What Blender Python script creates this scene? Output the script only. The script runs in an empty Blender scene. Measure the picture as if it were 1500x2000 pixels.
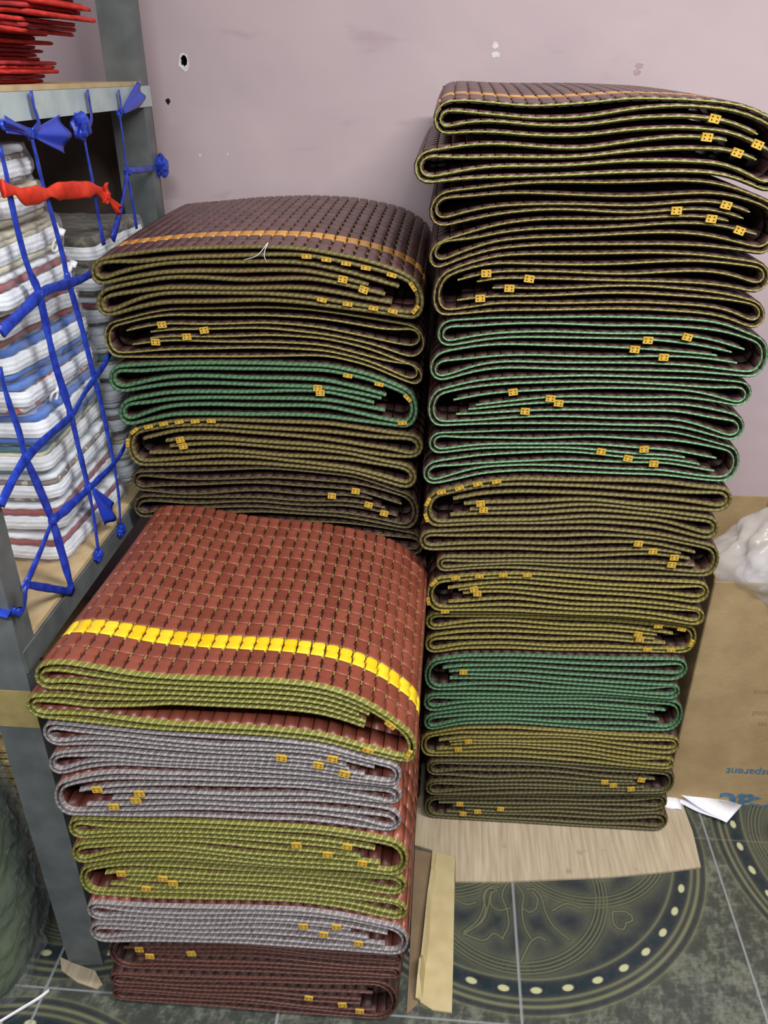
# Stacks of folded bamboo-tile mats beside a storage rack of bagged bedding, in a pink-walled shop corner.
# Units are metres: X to the right, Y away from the viewer, Z up; floor at Z = 0.
import bpy, bmesh, math, random
import numpy as np
R = [[(-0.031,1.517), (0.007,1.522), (0.056,1.518), (0.112,1.512), (0.185,1.515), (0.258,1.523), (0.33,1.521), (0.404,1.514), (0.449,1.501), (0.478,1.483)],
 [(-0.043,1.391), (0.005,1.397), (0.063,1.402), (0.121,1.406), (0.205,1.409), (0.33,1.414), (0.387,1.412), (0.426,1.403), (0.475,1.384), (0.496,1.373)],
 [(-0.033,1.257), (-0.015,1.266), (0.015,1.281), (0.07,1.297), (0.13,1.301), (0.218,1.303), (0.328,1.307), (0.387,1.306), (0.446,1.301), (0.494,1.295), (0.51,1.292)],
 [(-0.029,1.188), (-0.012,1.191), (0.034,1.194), (0.076,1.198), (0.23,1.203), (0.324,1.205), (0.405,1.204), (0.447,1.198), (0.491,1.18), (0.522,1.168)],
 [(-0.026,1.068), (-0.004,1.073), (0.028,1.085), (0.061,1.095), (0.104,1.101), (0.241,1.105), (0.423,1.104), (0.495,1.1), (0.529,1.099)],
 [(-0.024,0.994), (-0.001,0.996), (0.253,1.005), (0.398,1.004), (0.443,0.994), (0.489,0.981), (0.52,0.974)],
 [(-0.03,0.869), (-0.007,0.874), (0.026,0.884), (0.072,0.899), (0.141,0.906), (0.264,0.909), (0.391,0.911), (0.482,0.902), (0.517,0.902)],
 [(-0.028,0.791), (0.006,0.793), (0.276,0.808), (0.408,0.802), (0.48,0.787), (0.519,0.778)],
 [(-0.026,0.685), (0.009,0.689), (0.073,0.7), (0.142,0.706), (0.23,0.704), (0.337,0.703), (0.509,0.706)],
 [(-0.024,0.599), (0.007,0.602), (0.149,0.608), (0.25,0.608), (0.349,0.609), (0.449,0.6), (0.515,0.59)],
 [(-0.021,0.483), (0.0,0.487), (0.052,0.501), (0.156,0.508), (0.25,0.508), (0.362,0.51), (0.513,0.519)],
 [(-0.021,0.396), (0.164,0.408), (0.323,0.412), (0.501,0.406)],
 [(-0.022,0.277), (-0.005,0.281), (0.061,0.304), (0.171,0.315), (0.28,0.313), (0.388,0.312), (0.527,0.316)],
 [(-0.02,0.206), (0.178,0.218), (0.345,0.219), (0.534,0.213)],
 [(-0.011,0.08), (0.186,0.105), (0.357,0.12), (0.535,0.14)]]
L = [[(-0.614,1.271), (-0.575,1.285), (-0.493,1.295), (-0.311,1.299), (-0.239,1.296), (-0.16,1.284), (-0.11,1.27), (-0.067,1.254), (-0.042,1.233)],
 [(-0.62,1.155), (-0.581,1.164), (-0.537,1.177), (-0.491,1.187), (-0.318,1.195), (-0.244,1.193), (-0.162,1.185), (-0.11,1.179), (-0.066,1.174), (-0.043,1.172)],
 [(-0.622,1.086), (-0.326,1.093), (-0.211,1.094), (-0.138,1.079), (-0.092,1.061), (-0.064,1.048), (-0.04,1.042)],
 [(-0.61,0.948), (-0.594,0.955), (-0.547,0.969), (-0.506,0.98), (-0.418,0.984), (-0.333,0.984), (-0.215,0.982), (-0.101,0.971), (-0.044,0.967)],
 [(-0.612,0.87), (-0.458,0.876), (-0.34,0.884), (-0.258,0.882), (-0.167,0.876), (-0.11,0.857), (-0.071,0.842), (-0.046,0.839)],
 [(-0.614,0.749), (-0.587,0.757), (-0.348,0.777), (-0.201,0.777), (-0.137,0.768), (-0.07,0.755), (-0.044,0.751)]]
F = [[(-0.564,0.814), (-0.534,0.826), (-0.486,0.819), (-0.429,0.807), (-0.37,0.803), (-0.292,0.804), (-0.214,0.806), (-0.157,0.802), (-0.119,0.79), (-0.081,0.769), (-0.052,0.744), (-0.032,0.721)],
 [(-0.594,0.709), (-0.569,0.705), (-0.507,0.701), (-0.425,0.697), (-0.302,0.698), (-0.241,0.698), (-0.161,0.693), (-0.101,0.675), (-0.061,0.665), (-0.039,0.661)],
 [(-0.593,0.576), (-0.571,0.586), (-0.535,0.603), (-0.5,0.615), (-0.468,0.62), (-0.309,0.624), (-0.184,0.626), (-0.107,0.62), (-0.042,0.616)],
 [(-0.59,0.507), (-0.563,0.509), (-0.434,0.514), (-0.318,0.52), (-0.189,0.523), (-0.109,0.516), (-0.037,0.505)],
 [(-0.593,0.378), (-0.574,0.385), (-0.537,0.399), (-0.498,0.411), (-0.41,0.421), (-0.302,0.421), (-0.193,0.421), (-0.11,0.423), (-0.032,0.418)],
 [(-0.588,0.312), (-0.571,0.311), (-0.514,0.309), (-0.469,0.308), (-0.311,0.319), (-0.198,0.324), (-0.129,0.318), (-0.077,0.305), (-0.03,0.294)],
 [(-0.591,0.19), (-0.477,0.204), (-0.32,0.214), (-0.146,0.216), (-0.034,0.217)],
 [(-0.583,0.095), (-0.328,0.115), (-0.037,0.134)]]
Rm = [(-0.034,-0.062,0.496,'R'), (-0.037,-0.036,0.504,'R'), (0.504,0.51,-0.028,'L'), (-0.019,-0.03,0.528,'R'), (0.517,0.518,-0.031,'L'), (-0.028,-0.037,0.524,'R'), (0.524,0.512,-0.032,'L'), (-0.04,-0.006,0.525,'R'), (0.519,0.521,-0.023,'L'), (-0.024,-0.024,0.519,'R'), (0.511,0.506,-0.023,'L'), (-0.023,-0.021,0.524,'R'), (0.529,0.526,-0.027,'L'), (-0.012,-0.013,0.536,'R'), (0.535,0.546,-0.014,'L')]
Lm = [(-0.621,-0.62,-0.04,'R'), (-0.036,-0.039,-0.621,'L'), (-0.62,-0.612,-0.047,'R'), (-0.035,-0.046,-0.608,'L'), (-0.609,-0.614,-0.04,'R')]
Fm = [(-0.572,-0.596,-0.02,'R'), (-0.583,-0.587,-0.042,'R'), (-0.04,-0.04,-0.589,'L'), (-0.581,-0.587,-0.028,'R'), (-0.03,-0.028,-0.586,'L'), (-0.583,-0.588,-0.025,'R'), (-0.033,-0.036,-0.572,'L'), (-0.581,-0.583,-0.041,'R')]
Rback = [(-0.043,1.534), (0.008,1.541), (0.07,1.537), (0.151,1.534), (0.253,1.534), (0.354,1.529), (0.415,1.518), (0.517,1.503), (0.621,1.482), (0.667,1.455)]
Lback = [(-0.675,1.286), (-0.621,1.294), (-0.555,1.303), (-0.438,1.31), (-0.322,1.314), (-0.208,1.31), (-0.139,1.298), (-0.094,1.285), (-0.061,1.26)]
Fback = [(-0.574,0.789), (-0.526,0.798), (-0.464,0.796), (-0.414,0.784), (-0.343,0.774), (-0.241,0.769), (-0.16,0.755), (-0.099,0.74), (-0.058,0.716), (-0.032,0.684)]
N = {'strands':[[(-0.624,1.183,1.46), (-0.624,1.185,1.424), (-0.624,1.183,1.387), (-0.624,1.188,1.319), (-0.624,1.198,1.28), (-0.624,1.21,1.252), (-0.624,1.215,1.155), (-0.624,1.224,1.102), (-0.624,1.236,1.046), (-0.624,1.241,0.976), (-0.624,1.247,0.902), (-0.624,1.247,0.842), (-0.624,1.239,0.774)],
 [(-0.624,1.28,1.469), (-0.624,1.285,1.435), (-0.624,1.288,1.404), (-0.624,1.297,1.368), (-0.624,1.312,1.288), (-0.624,1.314,1.255), (-0.624,1.334,1.164), (-0.624,1.348,1.07), (-0.624,1.358,1.006), (-0.624,1.366,0.894), (-0.624,1.363,0.824), (-0.624,1.347,0.765)],
 [(-0.624,1.469,1.457), (-0.624,1.471,1.427), (-0.624,1.475,1.386), (-0.624,1.477,1.321), (-0.624,1.481,1.275)],
 [(-0.624,1.645,1.481), (-0.624,1.646,1.44), (-0.624,1.644,1.389), (-0.624,1.65,1.33), (-0.624,1.653,1.275)],
 [(-0.624,1.646,1.381), (-0.624,1.594,1.328), (-0.624,1.525,1.277)],
 [(-0.624,1.058,1.184), (-0.624,1.058,1.153), (-0.624,1.062,1.12), (-0.624,1.069,1.083), (-0.624,1.071,1.041), (-0.624,1.088,0.983), (-0.624,1.106,0.913), (-0.624,1.114,0.842), (-0.624,1.121,0.765)],
 [(-0.624,1.106,0.913), (-0.624,1.054,0.888), (-0.624,0.993,0.864)],
 [(-0.624,0.993,0.864), (-0.624,1.051,0.819), (-0.624,1.121,0.764)],
 [(-0.624,1.079,1.23), (-0.624,1.144,1.239), (-0.624,1.215,1.251), (-0.624,1.27,1.248), (-0.624,1.323,1.243), (-0.624,1.363,1.24), (-0.624,1.408,1.241)],
 [(-0.624,0.978,1.009), (-0.624,0.998,1.018), (-0.624,1.034,1.031), (-0.624,1.074,1.04), (-0.624,1.151,1.043), (-0.624,1.235,1.043), (-0.624,1.293,1.059), (-0.624,1.348,1.07), (-0.624,1.395,1.079), (-0.624,1.429,1.09)],
 [(-0.624,1.106,0.913), (-0.624,1.175,0.906), (-0.624,1.246,0.9), (-0.624,1.306,0.896), (-0.624,1.361,0.894), (-0.624,1.412,0.9), (-0.624,1.446,0.913)],
 [(-0.624,1.195,1.486), (-0.624,1.237,1.48), (-0.624,1.28,1.469)]],'wraps':[[(-0.624,1.299,1.526), (-0.624,1.299,1.503), (-0.624,1.306,1.483), (-0.624,1.28,1.469)],
 [(-0.624,1.506,1.523), (-0.624,1.507,1.5), (-0.624,1.504,1.479), (-0.624,1.469,1.457)],
 [(-0.624,1.649,1.52), (-0.624,1.651,1.5), (-0.624,1.645,1.481)]],'red':[[(-0.624,1.153,1.409), (-0.624,1.187,1.402), (-0.624,1.212,1.391), (-0.624,1.286,1.387), (-0.624,1.367,1.381), (-0.624,1.468,1.369), (-0.624,1.504,1.355)]],'fans':[((-0.624,1.283,1.469), (-0.624,1.391,1.462)), ((-0.624,1.654,1.483), (-0.624,1.768,1.514)), ((-0.624,1.257,0.894), (-0.624,1.311,0.807)), ((-0.624,1.504,1.355), (-0.624,1.535,1.36)), ((-0.624,1.28,1.469), (-0.624,1.196,1.488))],'balls':[(-0.624,1.464,1.47), (-0.624,1.846,1.372), (-0.624,1.236,0.768), (-0.624,1.347,0.759), (-0.624,1.504,1.355)],'tail':[(-0.624,1.647,1.384), (-0.624,1.719,1.377), (-0.624,1.797,1.373)],'post':[(-0.594,0.945,0.897), (-0.611,0.945,0.848), (-0.648,0.945,0.851)]}
SCROLL = [[(-0.108,-0.281), (-0.074,-0.253), (-0.06,-0.219), (-0.065,-0.191), (-0.055,-0.171), (-0.036,-0.169)],
 [(-0.104,-0.277), (-0.069,-0.25), (-0.055,-0.215), (-0.048,-0.182), (-0.033,-0.173)],
 [(-0.028,-0.283), (-0.014,-0.253), (-0.016,-0.216), (-0.024,-0.188), (-0.016,-0.161), (-0.001,-0.147)],
 [(0.03,-0.279), (0.018,-0.251), (0.016,-0.213), (0.022,-0.184), (0.013,-0.161), (0.001,-0.147)],
 [(0.107,-0.275), (0.079,-0.249), (0.065,-0.217), (0.059,-0.181), (0.046,-0.164), (0.029,-0.165)],
 [(0.046,-0.211), (0.051,-0.187), (0.041,-0.17)],
 [(-0.047,-0.177), (-0.049,-0.208), (-0.032,-0.22), (-0.009,-0.213)],
 [(0.017,-0.211), (0.032,-0.22), (0.047,-0.208)],
 [(0.006,-0.33), (0.029,-0.286), (0.048,-0.274), (0.058,-0.281)],
 [(-0.105,-0.28), (-0.066,-0.291), (-0.045,-0.273), (-0.026,-0.285)],
 [(-0.123,-0.201), (-0.1,-0.212), (-0.079,-0.205)],
 [(0.078,-0.213), (0.112,-0.193), (0.143,-0.203)],
 [(0.207,-0.185), (0.203,-0.234), (0.221,-0.244), (0.23,-0.222), (0.223,-0.207)],
 [(0.207,-0.185), (0.239,-0.193), (0.268,-0.196), (0.237,-0.203)],
 [(0.231,-0.211), (0.256,-0.224), (0.265,-0.246)]]
Rt = [[0.375, 0.443, 0.369, 0.416], [0.414, 0.342, 0.395, 0.441], [0.059, 0.128, 0.098, 0.051], [0.391, 0.329, 0.31, 0.359], [0.117, 0.181, 0.195, 0.14], [0.353, 0.279, 0.327, 0.374], [None, 0.073, 0.079, None], [0.369, 0.397, 0.439, 0.436], [None, 0.071, 0.078, None], [None, 0.401, 0.406, None], [None, 0.06, None, None], [None, None, None, None], [None, 0.08, None, 0.058], [0.461, 0.383, 0.404, 0.443], [0.07, 0.164, 0.111, 0.079]]
Lt = [[None, -0.178, -0.143, None], [-0.506, -0.431, -0.464, -0.523], [None, -0.23, -0.226, None], [None, -0.497, -0.493, None], [-0.164, -0.21, -0.14, -0.11]]
Ft = [[None, None, None, None], [-0.144, -0.219, -0.165, -0.127], [-0.512, -0.445, -0.453, -0.49], [-0.126, -0.206, -0.157, -0.102], [-0.506, -0.437, -0.421, -0.468], [-0.148, -0.203, -0.17, -0.112], [-0.509, -0.413, -0.491, None], [None, -0.206, -0.145, -0.113]]
C = bpy.context.scene.collection
PI = math.pi
rng = np.random.default_rng(7)
random.seed(5)

# ------------------------------------------------------------------ materials
def lin(r, g, b):
    f = lambda c: (c/255/12.92) if c/255 <= .04045 else ((c/255+.055)/1.055)**2.4
    return (f(r), f(g), f(b), 1)

def new_mat(name):
    m = bpy.data.materials.new(name); m.use_nodes = True
    nt = m.node_tree
    return m, nt, nt.nodes['Principled BSDF']

def N_(nt, t, **kw):
    n = nt.nodes.new(t)
    for k, v in kw.items(): setattr(n, k, v)
    return n

def ramp(nt, stops):
    r = N_(nt, 'ShaderNodeValToRGB'); e = r.color_ramp.elements
    while len(e) < len(stops): e.new(.5)
    for i, (p, c) in enumerate(stops): e[i].position = p; e[i].color = c
    return r

def plain(name, c1, c2=None, scale=8, rough=.6, spec=.4, metal=0, bump=0, bscale=60, detail=4):
    """noise-mottled surface"""
    m, nt, b = new_mat(name); c2 = c2 or c1
    tc = N_(nt, 'ShaderNodeTexCoord'); no = N_(nt, 'ShaderNodeTexNoise')
    no.inputs['Scale'].default_value = scale; no.inputs['Detail'].default_value = detail
    nt.links.new(tc.outputs['Object'], no.inputs['Vector'])
    r = ramp(nt, [(.35, c1), (.65, c2)]); nt.links.new(no.outputs['Fac'], r.inputs['Fac'])
    nt.links.new(r.outputs['Color'], b.inputs['Base Color'])
    b.inputs['Roughness'].default_value = rough; b.inputs['Specular IOR Level'].default_value = spec
    b.inputs['Metallic'].default_value = metal
    if bump:
        n2 = N_(nt, 'ShaderNodeTexNoise'); n2.inputs['Scale'].default_value = bscale
        nt.links.new(tc.outputs['Object'], n2.inputs['Vector'])
        bp = N_(nt, 'ShaderNodeBump'); bp.inputs['Strength'].default_value = bump; bp.inputs['Distance'].default_value = .004
        nt.links.new(n2.outputs['Fac'], bp.inputs['Height']); nt.links.new(bp.outputs['Normal'], b.inputs['Normal'])
    return m

def tile_mat(name, c1, c2, rough=.32, spec=.5):
    """lacquered bamboo: one tone per tile (attribute rnd) plus fine grain"""
    m, nt, b = new_mat(name)
    at = N_(nt, 'ShaderNodeAttribute', attribute_name='rnd')
    tc = N_(nt, 'ShaderNodeTexCoord'); no = N_(nt, 'ShaderNodeTexNoise'); mp = N_(nt, 'ShaderNodeMapping')
    mp.inputs['Scale'].default_value = (500, 40, 500)
    nt.links.new(tc.outputs['Object'], mp.inputs['Vector']); nt.links.new(mp.outputs['Vector'], no.inputs['Vector'])
    no.inputs['Scale'].default_value = 1; no.inputs['Detail'].default_value = 3
    ma = N_(nt, 'ShaderNodeMath', operation='MULTIPLY_ADD'); ma.inputs[1].default_value = .4; hl = N_(nt, 'ShaderNodeMath', operation='MULTIPLY_ADD'); hl.inputs[1].default_value = .55; hl.inputs[2].default_value = .06
    nt.links.new(at.outputs['Fac'], hl.inputs[0])
    nt.links.new(no.outputs['Fac'], ma.inputs[0]); nt.links.new(hl.outputs[0], ma.inputs[2])
    r = ramp(nt, [(.1, c1), (1.15, c2)]); r.color_ramp.elements[1].position = 1
    nt.links.new(ma.outputs[0], r.inputs['Fac']); nt.links.new(r.outputs['Color'], b.inputs['Base Color'])
    b.inputs['Roughness'].default_value = rough; b.inputs['Specular IOR Level'].default_value = spec
    return m

def web_mat(name, base, tick, dark):
    tick = tuple(.55*a+.45*b_ for a, b_ in zip(tick, base))
    """woven edging: thread ticks across the strip (UV x counts tiles)"""
    m, nt, b = new_mat(name)
    uv = N_(nt, 'ShaderNodeUVMap'); sp = N_(nt, 'ShaderNodeSeparateXYZ')
    nt.links.new(uv.outputs['UV'], sp.inputs[0])
    sl = N_(nt, 'ShaderNodeMath', operation='MULTIPLY_ADD'); sl.inputs[1].default_value = .35
    nt.links.new(sp.outputs['Y'], sl.inputs[0]); nt.links.new(sp.outputs['X'], sl.inputs[2])
    mu = N_(nt, 'ShaderNodeMath', operation='MULTIPLY'); mu.inputs[1].default_value = 2
    nt.links.new(sl.outputs[0], mu.inputs[0])
    fr = N_(nt, 'ShaderNodeMath', operation='FRACT'); nt.links.new(mu.outputs[0], fr.inputs[0])
    pp = N_(nt, 'ShaderNodeMath', operation='PINGPONG'); pp.inputs[1].default_value = .5
    nt.links.new(fr.outputs[0], pp.inputs[0])
    r1 = ramp(nt, [(.34, (0, 0, 0, 1)), (.48, (.75, .75, .75, 1))]); nt.links.new(pp.outputs[0], r1.inputs['Fac'])
    no = N_(nt, 'ShaderNodeTexNoise'); no.inputs['Scale'].default_value = 3.1; no.inputs['Detail'].default_value = 5
    nt.links.new(uv.outputs['UV'], no.inputs['Vector'])
    r2 = ramp(nt, [(.3, dark), (.62, base)]); nt.links.new(no.outputs['Fac'], r2.inputs['Fac'])
    mx = N_(nt, 'ShaderNodeMixRGB'); nt.links.new(r1.outputs['Color'], mx.inputs['Fac'])
    nt.links.new(r2.outputs['Color'], mx.inputs['Color1']); mx.inputs['Color2'].default_value = tick
    nt.links.new(mx.outputs['Color'], b.inputs['Base Color'])
    b.inputs['Roughness'].default_value = .5; b.inputs['Specular IOR Level'].default_value = .35
    return m

def sheer(name, tint, clear=.7, rough=.12):
    """thin clear plastic film"""
    m, nt, b = new_mat(name); out = nt.nodes['Material Output']
    b.inputs['Base Color'].default_value = tint; b.inputs['Roughness'].default_value = rough
    b.inputs['Specular IOR Level'].default_value = .8
    tr = N_(nt, 'ShaderNodeBsdfTransparent'); mx = N_(nt, 'ShaderNodeMixShader')
    lw = N_(nt, 'ShaderNodeLayerWeight'); lw.inputs['Blend'].default_value = .35
    mr = N_(nt, 'ShaderNodeMapRange'); mr.inputs['To Min'].default_value = 1-clear; mr.inputs['To Max'].default_value = min(1, 1.22-clear)
    nt.links.new(lw.outputs['Facing'], mr.inputs['Value'])
    nt.links.new(mr.outputs[0], mx.inputs['Fac'])
    nt.links.new(tr.outputs[0], mx.inputs[1]); nt.links.new(b.outputs[0], mx.inputs[2]); nt.links.new(mx.outputs[0], out.inputs['Surface'])
    return m

def pattern(name, c1, c2, scale=60, thick=.05):
    """printed cloth: cell lines of one colour on another"""
    m, nt, b = new_mat(name)
    tc = N_(nt, 'ShaderNodeTexCoord'); vo = N_(nt, 'ShaderNodeTexVoronoi', feature='DISTANCE_TO_EDGE')
    vo.inputs['Scale'].default_value = scale; nt.links.new(tc.outputs['Object'], vo.inputs['Vector'])
    r = ramp(nt, [(thick, c2), (thick+.03, c1)]); nt.links.new(vo.outputs['Distance'], r.inputs['Fac'])
    nt.links.new(r.outputs['Color'], b.inputs['Base Color']); b.inputs['Roughness'].default_value = .7
    return m

M = {}
M['tile_red'] = tile_mat('tile_red_brown', lin(114, 56, 42), lin(150, 82, 64), .36)
M['tile_brown'] = tile_mat('tile_brown', lin(74, 48, 46), lin(110, 76, 72), .36)
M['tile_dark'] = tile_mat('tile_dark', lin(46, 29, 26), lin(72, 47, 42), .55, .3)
M['tile_red_shaded'] = tile_mat('tile_red_shaded', lin(74, 34, 27), lin(106, 54, 44), .45, .35)  # red-brown tile colour darkened for the shade between the edging bands
M['tile_straw'] = tile_mat('tile_straw', lin(150, 125, 75), lin(200, 175, 120), .4)
M['yellow_row'] = tile_mat('yellow_tile', lin(238, 186, 8), lin(255, 222, 62), .3)
M['ochre_row'] = tile_mat('ochre_tile', lin(196, 132, 50), lin(226, 170, 84), .35)
M['gold'] = plain('gold_edge_tile', lin(184, 144, 46), lin(214, 176, 72), 90, .5)
M['hole'] = plain('drilled_hole', lin(84, 56, 24), None, 5, .9)
W = {
 'lime':   web_mat('edging_lime', lin(146, 156, 76), lin(206, 214, 128), lin(104, 112, 54)),
 'straw':  web_mat('edging_straw', lin(138, 130, 70), lin(196, 190, 116), lin(96, 90, 48)),
 'green':  web_mat('edging_green', lin(108, 154, 112), lin(172, 208, 166), lin(74, 112, 80)),
 'dgreen': web_mat('edging_deep_green', lin(76, 112, 80), lin(134, 174, 128), lin(52, 80, 56)),
 'olive':  web_mat('edging_olive', lin(108, 98, 56), lin(168, 154, 92), lin(76, 68, 38)),
 'dolive': web_mat('edging_dark_olive', lin(86, 80, 48), lin(142, 132, 80), lin(60, 54, 32)),
 'mustard': web_mat('edging_mustard', lin(124, 114, 54), lin(188, 174, 92), lin(90, 76, 38)),
 'yellow': web_mat('edging_yellow_olive', lin(122, 120, 58), lin(216, 210, 96), lin(88, 86, 46)),
 'grey':   web_mat('edging_grey', lin(138, 130, 130), lin(206, 202, 202), lin(92, 84, 84)),
 'brown':  web_mat('edging_brown', lin(92, 56, 48), lin(128, 88, 76), lin(62, 36, 32)),
}
M['tile_dark_plain'] = plain('dark_closing_panel', lin(46, 29, 26), lin(60, 40, 35), 60, .7)
M['gap_shade'] = plain('dark_gap_shade', lin(44, 28, 22), None, 5, .9)  # stands for the shade deep in the gaps between tiles
M['cord'] = plain('cord_thread', lin(130, 124, 62), lin(168, 160, 88), 200, .6)

# ------------------------------------------------------------------ scene graph
def tag(o, label=None, cat=None, group=None, kind=None):
    if label: o['label'] = label
    if cat: o['category'] = cat
    if group: o['group'] = group
    if kind: o['kind'] = kind
    return o

def thing(name, loc, label, cat, group=None, rz=0):
    o = bpy.data.objects.new(name, None); C.objects.link(o)
    o.location = loc; o.rotation_euler = (0, 0, rz); o.empty_display_size = .05
    return tag(o, label, cat, group)

def link(name, me, parent=None):
    o = bpy.data.objects.new(name, me); C.objects.link(o)
    if parent is not None: o.parent = parent
    return o

class MB:
    """collects vertices / quads / triangles for one mesh; org is subtracted"""
    def __init__(s, org=(0, 0, 0)): s.v = []; s.f = []; s.m = []; s.n = 0; s.org = np.array(org, float)
    def add(s, v, f, mi=0):
        v = np.asarray(v, float).reshape(-1, 3); s.v.append(v)
        for q in f: s.f.append(tuple(int(i)+s.n for i in q)); s.m.append(mi)
        s.n += len(v)
    def box(s, a, b, mi=0, bev=0):
        (x0, y0, z0), (x1, y1, z1) = a, b
        if not bev:
            s.add([(x0,y0,z0),(x1,y0,z0),(x1,y1,z0),(x0,y1,z0),(x0,y0,z1),(x1,y0,z1),(x1,y1,z1),(x0,y1,z1)],
                  [(3,2,1,0),(4,5,6,7),(0,1,5,4),(1,2,6,5),(2,3,7,6),(3,0,4,7)], mi); return
        bm = bmesh.new(); bmesh.ops.create_cube(bm, size=1)
        for v in bm.verts: v.co = ((x0+x1)/2+v.co.x*(x1-x0), (y0+y1)/2+v.co.y*(y1-y0), (z0+z1)/2+v.co.z*(z1-z0))
        bmesh.ops.bevel(bm, geom=bm.edges[:], offset=bev, segments=2, affect='EDGES')
        bm.verts.index_update()
        s.add([v.co[:] for v in bm.verts], [[v.index for v in f.verts] for f in bm.faces], mi); bm.free()
    def tube(s, pts, w, h=None, nseg=8, mi=0, twist=None, cap=True):
        """flattened tube along 3-D points; w, h half sizes (scalar or per point)"""
        pts = np.asarray(pts, float); n = len(pts); h = w if h is None else h
        w = np.broadcast_to(w, (n,)); h = np.broadcast_to(h, (n,))
        t = np.gradient(pts, axis=0); t /= np.linalg.norm(t, axis=1)[:, None]+1e-9
        ref = np.array((1., 0, 0)); V = []
        for i in range(n):
            a = np.cross(t[i], ref); la = np.linalg.norm(a)
            if la < .15: a = np.cross(t[i], (0, 1, 0.)); la = np.linalg.norm(a)
            a /= la; b = np.cross(a, t[i])
            tw = 0 if twist is None else twist[i]
            for k in range(nseg):
                g = 2*PI*k/nseg
                ca, sa = w[i]*math.cos(g), h[i]*math.sin(g)
                V.append(pts[i]+a*(ca*math.cos(tw)-sa*math.sin(tw))+b*(ca*math.sin(tw)+sa*math.cos(tw)))
        F = [(i*nseg+k, i*nseg+(k+1) % nseg, (i+1)*nseg+(k+1) % nseg, (i+1)*nseg+k) for i in range(n-1) for k in range(nseg)]
        if cap: F += [tuple(range(nseg))[::-1], tuple((n-1)*nseg+k for k in range(nseg))]
        s.add(V, F, mi)
    def mesh(s, name, mats, smooth=False):
        me = bpy.data.meshes.new(name)
        v = np.concatenate(s.v)-s.org
        me.from_pydata(v.tolist(), [], s.f)
        for m in (mats if isinstance(mats, (list, tuple)) else [mats]): me.materials.append(m)
        if any(s.m): me.polygons.foreach_set('material_index', s.m)
        if smooth: me.polygons.foreach_set('use_smooth', [True]*len(me.polygons))
        me.update(); return me
    def obj(s, name, mats, parent=None, smooth=False):
        return link(name, s.mesh(name, mats, smooth), parent)

def spline(pts, step=.01):
    """smooth polyline through points"""
    p = np.asarray(pts, float)
    if len(p) < 3:
        k = max(2, int(np.linalg.norm(p[1]-p[0])/step)+1); return p[0]+(p[1]-p[0])*np.linspace(0, 1, k)[:, None]
    q = np.vstack([2*p[0]-p[1], p, 2*p[-1]-p[-2]]); out = []
    for i in range(1, len(q)-2):
        k = max(2, int(np.linalg.norm(q[i+1]-q[i])/step)+1)
        for t in np.linspace(0, 1, k, endpoint=False):
            a, b, c, d = q[i-1], q[i], q[i+1], q[i+2]
            out.append(.5*(2*b+(c-a)*t+(2*a-5*b+4*c-d)*t*t+(3*b-a-3*c+d)*t**3))
    out.append(p[-1]); return np.array(out)

def wob(r, amp, f0=3, n=4):
    k = [(r.uniform(.5, 1)*amp/(i+1), f0*(i+1)*r.uniform(.8, 1.2), r.uniform(0, 6.28)) for i in range(n)]
    return lambda x: sum(a*np.sin(f*x+p) for a, f, p in k)

# ------------------------------------------------------------------ folded bamboo mats
PT, PR, ROWS = .0213, .0368, 14            # tile pitch along the strip, row pitch in depth, rows per folded mat
DEPTH = PR*ROWS

def curve(tab):
    xs = np.array([p[0] for p in tab]); zs = np.array([p[1] for p in tab])
    gx = np.linspace(xs[0]-.08, xs[-1]+.08, 400); gz = np.interp(gx, xs, zs)
    # extend ends gently along the end slope
    s0 = np.clip((zs[1]-zs[0])/(xs[1]-xs[0]), -.4, .4); s1 = np.clip((zs[-1]-zs[-2])/(xs[-1]-xs[-2]), -.9, .9)
    gz = np.where(gx < xs[0], zs[0]+(gx-xs[0])*s0*.4, gz); gz = np.where(gx > xs[-1], zs[-1]+(gx-xs[-1])*s1*.7, gz)
    k = np.ones(25)/25; pad = np.pad(gz, 12, mode='edge'); gz = np.convolve(pad, k, 'valid')
    return lambda x: np.interp(x, gx, gz)

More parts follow.
